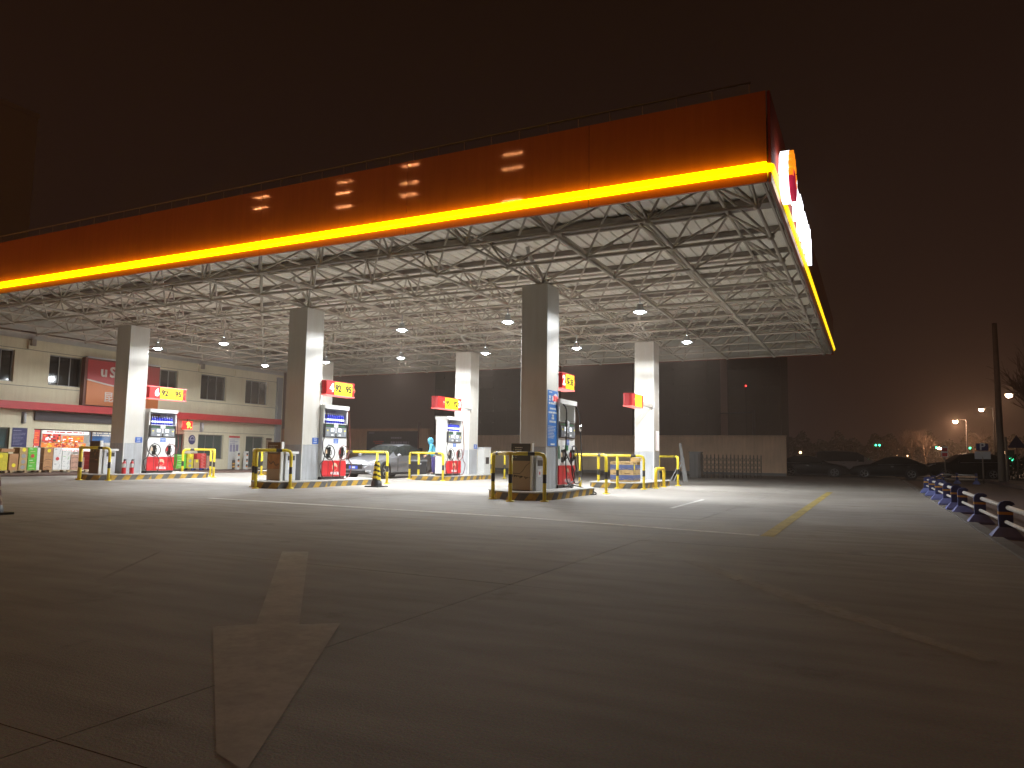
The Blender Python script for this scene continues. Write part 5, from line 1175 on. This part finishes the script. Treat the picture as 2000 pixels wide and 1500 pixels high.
for s_ in ("l", "r"):
    a, b = Vector(J["an" + s_]), Vector(J["to" + s_]); skinned("shoe", [a + Vector((.05, 0, -.03)), a + Vector((0, 0, -.03)), b], [(0, 1), (1, 2)], [.045, .05, .04], M['black'], pr, 1)
# hood: open shell round the head, face showing at the front
mb = MB(); hv = []; c = Vector((-.165, 0, 1.405)); nU, nV = 14, 9
for i in range(nV + 1):
    th = PI * (0.10 + 0.86 * i / nV)
    for k in range(nU + 1):
        ph = -2.25 + 4.5 * k / nU                 # leaves the front open
        hv.append((c.x + 0.128 * math.sin(th) * math.cos(ph) * 1.08, c.y + 0.118 * math.sin(th) * math.sin(ph), c.z + 0.145 * math.cos(th)))
mb.add(hv, [(i * (nU + 1) + k, i * (nU + 1) + k + 1, (i + 1) * (nU + 1) + k + 1, (i + 1) * (nU + 1) + k) for i in range(nV) for k in range(nU)], 0, True)
hood = mb.build("hood", M['jacket'], pr); so = hood.modifiers.new("thick", 'SOLIDIFY'); so.thickness = 0.02; so.offset = 0
mb = MB(); mb.lathe([(0.001, .125), (.06, .118), (.10, .08), (.112, .02)], (-.17, 0, 1.405), 14); mb.build("hair", M['hair'], pr)
mb = MB(); mb.tube([(-.268, 0, 1.43), (-.285, 0, 1.405), (-.268, 0, 1.385)], .013, 6); mb.build("nose", M['skin'], pr)
for q in (-.035, .035): mb = MB(); mb.lathe([(0.001, -.012), (.012, 0), (.001, .012)], (-.262, q, 1.432), 8); mb.build("eye", M['hair'], pr)
mb = MB(); mb.tube([(-.262, -.03, 1.357), (-.268, 0, 1.354), (-.262, .03, 1.357)], .006, 5); mb.build("mouth", M['hosered'], pr)
def hand(w, d, side):
    w = Vector(w); d = Vector(d).normalized(); up_ = Vector((0, side, 0)); lat = d.cross(up_).normalized()
    pts = [w, w + d * .045, w + d * .085]; ed = [(0, 1), (1, 2)]; ra = [.027, .034, .032]
    for q, l in zip((-1.5, -.5, .5, 1.5), (.052, .062, .066, .055)):
        b = w + d * .085 + lat * q * .017; i = len(pts)
        pts += [b + d * .012, b + d * (l * .55) - up_ * .008, b + d * (l * .9) - up_ * .028]; ed += [(2, i), (i, i + 1), (i + 1, i + 2)]; ra += [.0095, .009, .008]
    i = len(pts); pts += [w + d * .045 + lat * .036, w + d * .075 + lat * .05 - up_ * .012]; ed += [(1, i), (i, i + 1)]; ra += [.011, .0095]
    return skinned("hand", pts, ed, ra, M['skin'], pr, 0, 1)
hand(J['hal'], (-.8, .1, -.55), -1); hand(J['har'], (-.8, -.1, -.5), 1)
# dark waste bin before the person
wb = thing("waste_bin", "dark waste bin between the blue figure and the silver car", "bin", (-17.35, 26.15, 0.0))
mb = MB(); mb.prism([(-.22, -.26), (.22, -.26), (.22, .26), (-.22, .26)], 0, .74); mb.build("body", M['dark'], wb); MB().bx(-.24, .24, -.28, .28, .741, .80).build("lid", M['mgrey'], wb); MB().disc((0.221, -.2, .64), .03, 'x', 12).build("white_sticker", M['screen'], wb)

# ------------------------------------------------------------------ illuminated emblem and letters on the right-hand fascia
lg = thing("sunburst_sign", "lit sunburst emblem sign, orange petals and crimson base, on the canopy's right side", "sign", (XR + 0.004, 13.5, 6.10))
def rays(r0, r1, k=10): return [((r0 + (r1 - r0) * (0.5 + 0.5 * math.cos(k * a))) * math.cos(a), (r0 + (r1 - r0) * (0.5 + 0.5 * math.cos(k * a))) * math.sin(a)) for a in [2 * PI * i / 120 for i in range(120)]]
def yz_plate(nm, poly, x0, x1, m, par, ms=None):
    mb = MB(); k = len(poly); v = [(x, y, z) for x in (x0, x1) for y, z in poly]
    mb.add(v, [tuple(range(k, 2 * k))] , 0); mb.add(v, [tuple(range(k - 1, -1, -1))] + [(i, (i + 1) % k, k + (i + 1) % k, k + i) for i in range(k)], 1)
    return mb.build(nm, [m, ms or m], par)
LR = 0.47
yz_plate("backing", rays(LR * 0.95, LR), 0.05, 0.20, M['logowhite'], lg)
for k in range(10):
    a = PI * (-0.10 + 1.2 * (k + 0.5) / 10); w = 0.16
    yz_plate("petal", [(LR * .40 * math.cos(a - w * .8), LR * .40 * math.sin(a - w * .8)), (LR * .92 * math.cos(a - w), LR * .92 * math.sin(a - w)), (LR * math.cos(a), LR * math.sin(a)), (LR * .92 * math.cos(a + w), LR * .92 * math.sin(a + w)), (LR * .40 * math.cos(a + w * .8), LR * .40 * math.sin(a + w * .8))], 0.202, 0.27, M['logoorange'], lg)
arcp = [(LR * .93 * math.cos(PI * (1.07 + .86 * i / 20)), LR * .93 * math.sin(PI * (1.07 + .86 * i / 20))) for i in range(21)]
yz_plate("base", arcp + [(LR * .7, -LR * .08), (LR * .35, LR * .18), (0, LR * .24), (-LR * .35, LR * .18), (-LR * .7, -LR * .08)], 0.202, 0.27, M['logored'], lg)
for a in (-0.3, 0.3): MB().cyl((0.0, a, 0.0), (0.051, a, 0.0), 0.03, 8).build("mount", M['steel'], lg)
lt = thing("channel_letters", "lit white channel letters beside the sunburst emblem on the canopy's right side", "letters", (XR + 0.004, 16.9, 6.20))
for k, ch in enumerate("中国石油"):
    text("letter", ch, 0.88, M['logowhite'], lt, (0.12, -1.62 + 1.14 * k, 0.0), bold=0.02, ext=0.045)
    MB().cyl((0.0, -1.62 + 1.14 * k, 0.0), (0.12, -1.62 + 1.14 * k, 0.0), 0.03, 8).build("mount", M['steel'], lt)

# ------------------------------------------------------------------ walls, banner, gate and clutter behind
def wall_run(name, label, x0, x1, y, H, m, n, cap=True, thick=0.24, z=-0.12):
    t = thing(name, label, "wall", ((x0 + x1) / 2, y, z)); L_ = (x1 - x0) / n
    for k in range(n):
        a = x0 - (x0 + x1) / 2 + L_ * k
        MB().bx(a + 0.004, a + L_ - 0.004, 0, thick, 0, H + rnd.uniform(-.008, .008)).build("wall_panel", m, t)
    if cap: MB().bx(-(x1 - x0) / 2 - .03, (x1 - x0) / 2 + .03, -.04, thick + .04, H + .012, H + .08).build("coping", m, t)
    MB().bx(-(x1 - x0) / 2, (x1 - x0) / 2, -0.03, -0.002, 0, .28).build("plinth", M['greyish'], t)
    return t
wall_run("perimeter_wall", "long brown perimeter wall behind the forecourt, ending at the parked cars", -36, -4.97, 50.0, 2.64, M['fence'], 9)
wall_run("low_wall", "cream low wall in front of the brown perimeter wall", -29.8, -13.83, 46.0, 1.52, M['lowwall'], 5, False)
wall_run("banner_wall", "taller wall carrying the navy banner behind the silver car", -46, -29.95, 46.3, 3.02, M['fence'], 5)
bn = thing("banner", "wide navy banner with faint white and red print on the back wall", "banner", (-33.2, 46.28, 1.05))
b_ = MB().bx(-2.45, 2.45, -0.012, 0, 0, 1.74).build("sheet", M['banner'], bn)
print_lines("small_print", M['lilac'], b_, -0.0125, -0.4, 1.1, 1.22, 1, .2, .13, 3, axis='y'); print_lines("small_print", M['lilac'], b_, -0.0125, -0.6, 2.0, .86, 1, .2, .15, 4, axis='y'); print_lines("small_print", M['carton_red'], b_, -0.0125, -1.9, -0.7, .92, 2, .14, .1, 5, axis='y'); print_lines("small_print", M['lilac'], b_, -0.0125, -2.3, -1.7, 1.6, 1, .1, .06, 6, axis='y')
pp = thing("wall_pole", "thin reddish pole standing at the right end of the banner", "pole", (-29.3, 44.0, -0.12)); mb = MB(); mb.cyl((0, 0, 0), (0, 0, 3.5), .05); mb.build("pole", M['hosered'], pp); MB().bx(0.06, .34, -.06, .06, 1.35, 1.6).build("junction_box", M['dark'], pp)
gt = thing("folding_gate", "dull steel folding gate pushed together before the brown wall", "gate", (-6.9, 41.2, -0.04))
for k in range(17):
    x = -1.45 + 2.75 * k / 16 + rnd.uniform(-.02, .02); y = 3.4 * (k / 16 - .5)
    MB().cyl((x, y, 0.03), (x, y, 1.30 + rnd.uniform(-.02, .02)), .026, 6).build("upright", M['gate'], gt)
    if k < 16:
        x2, y2 = -1.45 + 2.75 * (k + 1) / 16, 3.4 * ((k + 1) / 16 - .5)
        for z in (.35, .62, .9):
            MB().cyl((x, y - .03, z), (x2, y2 - .03, z + .25), .014, 5).build("cross_bar", M['gate'], gt); MB().cyl((x, y + .03, z + .25), (x2, y2 + .03, z), .014, 5).build("cross_bar", M['gate'], gt)
cb = thing("utility_cabinet", "grey utility cabinet beside the folding gate", "cabinet", (-8.65, 40.2, -0.04)); MB().bx(-.3, .3, -.25, .25, 0, 1.38).build("body", M['greyish'], cb); MB().bx(-.33, .33, -.28, .28, 1.381, 1.44).build("lid", M['greyish'], cb); MB().bx(-.012, .012, -.256, -.251, .1, 1.3).build("door_gap", M['dark'], cb)
lb = thing("leaning_board", "long pale board leaning back against the grey cabinet on two props", "board", (-7.6, 32.9, 0.0))
mb = MB(); mb.add([(-.06, -.0, 0), (.16, .0, 0), (-.22, .35, 1.72), (-.32, .35, 1.72)] + [(-.06, .04, 0), (.16, .04, 0), (-.22, .39, 1.72), (-.32, .39, 1.72)], [(0, 1, 2, 3), (7, 6, 5, 4), (0, 4, 5, 1), (1, 5, 6, 2), (2, 6, 7, 3), (3, 7, 4, 0)]); mb.build("board", M['greyish'], lb)
for d in (0, .16): mb = MB(); mb.cyl((-.62 + d, -.1, 0), (-.20 + d * .6, .33, 1.0), .018, 6); mb.build("prop", M['lgrey'], lb)
ms = thing("gantry_mast", "thin mast with a long side arm beyond the brown wall", "mast", (-7.65, 55.0, -0.12)); mb = MB(); mb.cyl((0, 0, 0), (0, 0, 4.75), .11); mb.build("mast", M['greyish'], ms); mb = MB(); mb.tube([(0, 0, 4.55), (-2.4, 0, 4.5)], .05, 6); mb.build("arm", M['greyish'], ms)
# faint warning lights beyond the wall
for i_, (x, y, z, lab, m) in enumerate(((-17.8, 120, 12.7, "tiny red warning light high on the dark tower crane", 'redpoint'), (-15.2, 75, 3.1, "red tail lamp glow seen just above the brown wall", 'redpoint'), (-14.6, 75, 3.08, "second red tail lamp just above the brown wall", 'redpoint'))):
    t = thing("warning_light", lab, "light", (x, y, z)); mb = MB(); mb.lathe([(0.001, -.11), (.09, -.09), (.11, 0), (.09, .09), (.001, .11)], n=10); mb.build("lens", M[m], t)
    MB().cyl((0, 0, -z + 0.0), (0, 0, -.12), .05, 6).build("stem", M['tower'], t)

# dark unfinished towers and the pale highrise at the left
def tower(x, y, wx, wy, H, label, m='tower', rows=10, cols=5, name="tower_block"):
    t = thing(name, label, "building", (x, y, -0.12)); MB().bx(-wx / 2, wx / 2, -wy / 2, wy / 2, 0, H).build("wall", M[m], t)
    for r_ in range(rows):
        for c in range(cols):
            a = -wx / 2 + wx * (c + .22) / cols; b = a + wx / cols * .56; z = H * (r_ + .3) / rows
            f = MB().bx(a, b, -wy / 2 - .08, -wy / 2 - .002, z, z + H / rows * .5).build("window", M['towerwin'], t)
            MB().bx(a - .1, b + .1, -wy / 2 - .5, -wy / 2 - .003, z - .25, z - .05).build("sill", M[m], f)
    MB().bx(-wx / 2 - .2, wx / 2 + .2, -wy / 2 - .2, wy / 2 + .2, H + .01, H + .8).build("parapet", M[m], t)
    return t
tower(-36, 150, 15, 14, 30, "dark tower block silhouette above the brown wall, left of the mast"); tower(-20.5, 155, 10, 14, 36, "darker tower block silhouette above the brown wall, right of the mast"); tower(-78, 150, 26, 14, 26, "dark wide block silhouette behind the pump four column", cols=8)
tower(-132.5, 62, 14, 16, 57, "faint pale highrise at the upper left, beyond the canopy", 'highrise', rows=14, cols=4)

# ------------------------------------------------------------------ blue road barrier along the right side
def barrier(label, pts, flip=1):
    c = Vector(pts[0]); t = thing("road_barrier", label, "barrier", (c.x, c.y, 0.012 if c.x < 1.61 else -0.02), 0, "blue road barriers")
    P = [Vector(p) - c for p in pts]
    for i, p in enumerate(P):
        d = (P[min(i + 1, len(P) - 1)] - P[max(i - 1, 0)]).normalized(); ang = math.atan2(d.y, d.x) - PI / 2
        po_ = thing("post", None, None, (p.x, p.y, 0), ang); po_.parent = t
        prof_ = [(-.085, .14), (.085, .14), (.085, .40), (.085, .43), (.055, .425), (.05, .44), (.10, .475), (.115, .47), (.10, .505), (.055, .53), (-.01, .53), (-.06, .505), (-.085, .46)]
        mb = MB(); k = len(prof_); v = [(x, y, z) for y in (-.05, .05) for x, z in prof_]
        mb.add(v, [tuple(range(k)), tuple(range(2 * k - 1, k - 1, -1))] + [(j, k + j, k + (j + 1) % k, (j + 1) % k) for j in range(k)]); mb.build("upright", M['barblue'], po_)
        mb = MB(); b0, b1 = [(-.19, -.15), (.19, -.15), (.19, .15), (-.19, .15)], [(-.095, -.07), (.095, -.07), (.095, .07), (-.095, .07)]
        mb.add([(x, y, 0) for x, y in b0] + [(x, y, .035) for x, y in b0] + [(x, y, .16) for x, y in b1], [(0, 3, 2, 1), (8, 9, 10, 11)] + [(j, (j + 1) % 4, 4 + (j + 1) % 4, 4 + j) for j in range(4)] + [(4 + j, 4 + (j + 1) % 4, 8 + (j + 1) % 4, 8 + j) for j in range(4)]); mb.build("base", M['barbase'], po_)
        MB().bx(-.087, .088, -.053, .053, .335, .375).build("reflector_band", M['barband'], po_)
    for a, b in zip(P, P[1:]):
        d = (b - a).normalized(); n_ = Vector((d.y, -d.x, 0)) * .0
        for z, r_, off in ((.435, .034, .03), (.235, .026, 0.0)):
            nn = Vector((d.y, -d.x, 0)) * off
            mb = MB(); mb.cyl(a + d * .052 + nn + Vector((0, 0, z)), b - d * .052 + nn + Vector((0, 0, z)), r_, 10); mb.build("rail", M['barrail'], t)
    return t
barrier("near blue barrier run with white rails at the forecourt's right edge", [(1.66, y, 0) for y in (4.3, 7.0, 9.7, 12.4, 15.15, 17.9)])
barrier("second blue barrier run continuing behind the near one", [(1.60, y, 0) for y in (18.6, 20.6, 23.1, 25.6, 28.0)])
barrier("far blue barrier run crossing toward the utility pole", [(1.72, 29.6, 0), (2.1, 33.0, 0), (2.6, 37.0, 0), (3.1, 42.3, 0), (3.75, 42.45, 0), (4.55, 42.3, 0)])

# ------------------------------------------------------------------ poles, signs, lamps and trees along the road
up_ = thing("utility_pole", "tall weathered utility pole at the right, beyond the barrier", "utility pole", (5.8, 43.7, 0.14)); mb = MB(); mb.tube([(0, 0, -.2), (0, 0, 8.0)], [.17, .11], 12); mb.build("pole", M['polem'], up_)
mb = MB(); mb.cyl((.22, -.05, 0), (.22, -.05, 2.2), .06, 8); mb.build("cable_guard", M['polem'], up_)
ps = thing("parking_sign", "parking sign with letter P and pale lower plate on a post", "road sign", (4.98, 43.4, 0.14)); mb = MB(); mb.cyl((0, 0, -.2), (0, 0, 1.2), .035, 8); mb.build("post", M['polem'], ps)
p_ = MB().bx(-.26, .26, -.03, 0, 1.50, 1.86).build("sign_face", M['bluedark'], ps); text("letter", "P", .5, M['wprint'], p_, (0, -.034, 1.69), FNY, bold=.01); MB().bx(-.34, .34, -.03, 0, 1.08, 1.46).build("lower_plate", M['lgrey'], ps)
rs = thing("road_sign", "narrow red and white road sign on a thin post below the bright lamp", "road sign", (3.42, 44.5, 0.0)); mb = MB(); mb.cyl((0, 0, -.1), (0, 0, 1.9), .03, 8); mb.build("post", M['polem'], rs); f = MB().bx(-.16, .16, -.04, -.031, 1.30, 1.86).build("sign_face", M['carton_white'], rs); MB().bx(-.12, .12, -.046, -.041, 1.34, 1.52).build("red_mark", M['carton_red'], f); MB().bx(-.12, .12, -.046, -.041, 1.60, 1.78).build("red_mark", M['carton_red'], f)
tr = thing("warning_sign", "blue triangular road sign at the right edge of the picture", "road sign", (8.15, 55.0, 0.1)); mb = MB(); mb.cyl((0, 0, -.2), (0, 0, 2.6), .04, 8); mb.build("post", M['polem'], tr); mb = MB(); mb.add([(x, y, z) for y in (-.06, -.03) for x, z in ((-.5, 1.9), (.5, 1.9), (0, 2.7))], [(0, 1, 2), (5, 4, 3), (0, 3, 4, 1), (1, 4, 5, 2), (2, 5, 3, 0)]); mb.build("sign_face", M['bluedark'], tr)
def street_lamp(x, y, H, label, m, arm=1.1, side=1):
    t = thing("street_lamp", label, "street lamp", (x + side * arm, y, -0.05)); mb = MB(); mb.tube(smooth_path([(0, 0, 0), (0, 0, H * .6), (0, 0, H + .1), (-side * .3, 0, H + .35), (-side * arm * .8, 0, H + .28)]), [.09] * 6 + [.07] * 19, 8); mb.build("pole", M['tower'], t)
    mb = MB(); mb.bx(-side * arm - .3, -side * arm + .3, -.12, .12, H + .12, H + .26); mb.build("head", M['greyish'], t)
    mb = MB(); mb.lathe([(0.001, -.10), (.14, -.08), (.2, 0), (.2, .05), (.001, .06)], (-side * arm, -.1, H + .05), 12); mb.build("lens", M[m], t)
street_lamp(9.1, 102, 5.85, "dazzling warm street lamp with glow, brightest one on the road", 'sodium'); street_lamp(11.1, 96, 6.85, "small warm street lamp right of the dazzling one", 'sodium2'); street_lamp(10.6, 74, 6.7, "small white street lamp above the utility pole's right side", 'sodium2'); street_lamp(9.0, 125, 3.0, "faint distant street lamp beside the parking sign", 'sodium2', .6)
# floodlight masts on the far side of the road behind the viewer; the glossy fascia mirrors their rows of lamps
for k_, (x, zr_, lab) in enumerate(((-27.5, (27.5, 26.2, 23.3), "tall floodlight mast across the road, facing the station, easternmost"), (-38.3, (28.3, 26.6, 25.4, 22.6), "tall floodlight mast across the road with four lamp rows"), (-46.1, (27.9, 26.8, 25.4, 21.5), "tall floodlight mast across the road beside the four row one"), (-57.2, (28.0, 26.8, 23.0), "tall floodlight mast across the road, westernmost"))):
    t = thing("floodlight_mast", lab, "floodlight", (x, -30.0, -0.12)); mb = MB(); mb.tube([(0, -.3, 0), (0, -.3, 29)], [.3, .15], 10); mb.build("mast", M['polem'], t)
    for z in zr_:
        MB().bx(-1.0, 1.0, -.16, -.1, z - .06, z + .06).build("lamp_bar", M['greyish'], t)
        for q in range(7): mb = MB(); mb.add([(-.84 + .28 * q + .062 * math.cos(2 * PI * i / 10), -.08, z + .062 * math.sin(2 * PI * i / 10)) for i in range(10)], [tuple(range(9, -1, -1))]); mb.build("lamp", M['mastlamp'], t)
def signal(x, y, z, label, dbl=False):
    t = thing("traffic_light", label, "traffic light", (x, y, -0.05)); MB().cyl((0, 0, 0), (0, 0, z - .4), .06, 8).build("post", M['greyish'], t)
    w = .55 if dbl else .2
    MB().bx(-w, w, 0.0, .25, z - .42, z + .62).build("case", M['dark'], t)
    for x_ in ((-.30, .30) if dbl else (0,)): mb = MB(); mb.lathe([(0.001, -.17), (.12, -.12), (.17, 0), (.12, .12), (.001, .17)], (x_, -.02, z), 12); mb.build("green_lens", M['greenlit'], t)
signal(0.95, 150, 4.0, "pair of green traffic signals above the parked black car", True); signal(10.3, 150, 3.65, "green traffic signal left of the street lamp's glow"); signal(15.4, 150, 3.6, "green traffic signal below the street lamps"); signal(8.53, 60, 1.35, "low bright green signal right of the utility pole")
for i_, (x, y, z, lab) in enumerate(((-4.45, 54.0, 1.55, "small white lamp above the bonnet of the parked black car"), (2.9, 105, 1.8, "warm shop light low between the bare trees, left one"), (4.0, 105, 1.75, "warm shop light low between the bare trees, right one"), (8.2, 60, 1.75, "small warm lamp just above the low green signal"))):
    t = thing("small_lamp", lab, "lamp", (x, y, -0.1)); MB().cyl((0, 0, 0), (0, 0, z - .1), .03, 6).build("post", M['greyish'], t)
    mb = MB(); mb.lathe([(0.001, -.09), (.07, -.07), (.09, 0), (.07, .07), (.001, .09)], (0, 0, z + .1), 10); mb.build("lens", M['warmpoint'], t)
def bare_tree(x, y, H, label, seed, spread=.35, shr=False):
    t = thing("bare_tree", label, "tree", (x, y, -0.1), 0, "bare winter trees by the road"); r = random.Random(seed); tk_ = MB(); cr = MB()
    def grow(p, d, l, rad_, lev):
        q = p + d * l; mid_ = p.lerp(q, .5) + Vector((r.uniform(-1, 1), r.uniform(-1, 1), 0)) * l * .06
        (tk_ if lev < 1 else cr).tube([p, mid_, q], [rad_, rad_ * .85, rad_ * .68], 7 if lev < 1 else 3, caps=False)
        if lev >= 5: return
        for k in range((5, 4, 3, 3, 2)[lev]):
            a = r.uniform(0, 2 * PI); s_ = spread * r.uniform(.7, 1.5)
            nd = (d + Vector((math.cos(a) * s_, math.sin(a) * s_, r.uniform(0, .3)))).normalized()
            b = p.lerp(q, r.uniform(.55, 1.0)) if k else q
            grow(b, nd, l * r.uniform(.55, .8), rad_ * .6, lev + 1)
    grow(Vector((0, 0, 0)), Vector((r.uniform(-.05, .05), 0, 1)), H * .36, H * .018, 0)
    tk_.build("trunk", M['bark'], t); cr.build("crown", M['bark'], t)
for k, (x, y, H, lab) in enumerate(((10.9, 62, 9.5, "tall bare tree at the right edge, branches lit orange"), (12.6, 66, 10.0, "bare tree farthest right, partly out of the picture"), (2.6, 98, 5.0, "small bare tree lit from below, left of three between cars and lamp"), (4.2, 99, 5.6, "small bare tree lit from below, middle of three"), (5.6, 100, 5.0, "small bare tree lit from below, right of three"), (12.2, 112, 6.0, "thin bare tree below the far street lamps"))):
    bare_tree(x, y, H, lab, 20 + k, .42 if H > 7 else .5)
tl = MB(); r = random.Random(77)
for k in range(9000):
    x = r.uniform(-18, 30); h_ = 5.6 + 0.9 * math.sin(x * .8) + 0.7 * math.sin(x * 1.9 + 1)
    p = Vector((x, 165 + r.uniform(-3, 3), h_ * r.random() ** .8)); n_ = Vector((r.gauss(0, 1), r.gauss(0, 1), r.gauss(0, 1))).normalized(); u = n_.orthogonal().normalized() * .30; v = n_.cross(u.normalized()) * .18
    tl.add([p - u, p + v, p + u, p - v], [(0, 1, 2, 3)])
tag(tl.build("treeline", M['shrub']), "dark far tree line beyond the parked cars", None, None, 'stuff')
def hedge(x0, x1, y, H, label, seed):
    t = thing("hedge", label, "hedge", ((x0 + x1) / 2, y, -0.1)); r = random.Random(seed); mb = MB(); w = (x1 - x0) / 2
    for k in range(1500):
        p = Vector((r.uniform(-w, w), r.uniform(-.7, .7), H * (r.random() ** .7) * (1 - .12 * math.sin(k * .37)))); n_ = Vector((r.gauss(0, 1), r.gauss(0, 1), r.gauss(0, 1))).normalized(); u = n_.orthogonal().normalized() * .11; v = n_.cross(u.normalized()) * .06
        mb.add([p - u, p + v, p + u, p - v], [(0, 1, 2, 3)])
    mb.build("foliage", M['shrub'], t); mb = MB()
    for k in range(8): a = -w + 2 * w * (k + .5) / 8; mb.cyl((a, 0, 0), (a, 0, H * .8), .03, 5)
    tag(mb.build("stem", M['bark'], t), kind='stuff')
hedge(7.3, 11.0, 57.5, 1.6, "dark clipped hedge right of the utility pole", 5)

# ------------------------------------------------------------------ night haze: one closed box round everything
hz = MB(); hz.bx(-270, 250, -70, 450, -2.0, 66.0)
hm = bpy.data.materials.new("thin night haze"); hm.use_nodes = True; ht = hm.node_tree; ht.nodes.clear()
ho = ht.nodes.new("ShaderNodeOutputMaterial"); hv_ = ht.nodes.new("ShaderNodeVolumePrincipled")
hv_.inputs["Color"].default_value = (1.0, 0.80, 0.66, 1); hv_.inputs["Density"].default_value = 0.0019; hv_.inputs["Anisotropy"].default_value = 0.35
ht.links.new(hv_.outputs[0], ho.inputs["Volume"])
hzo = hz.build("haze", hm); hzo["kind"] = 'stuff'; hzo["label"] = "thin night haze over the whole place"
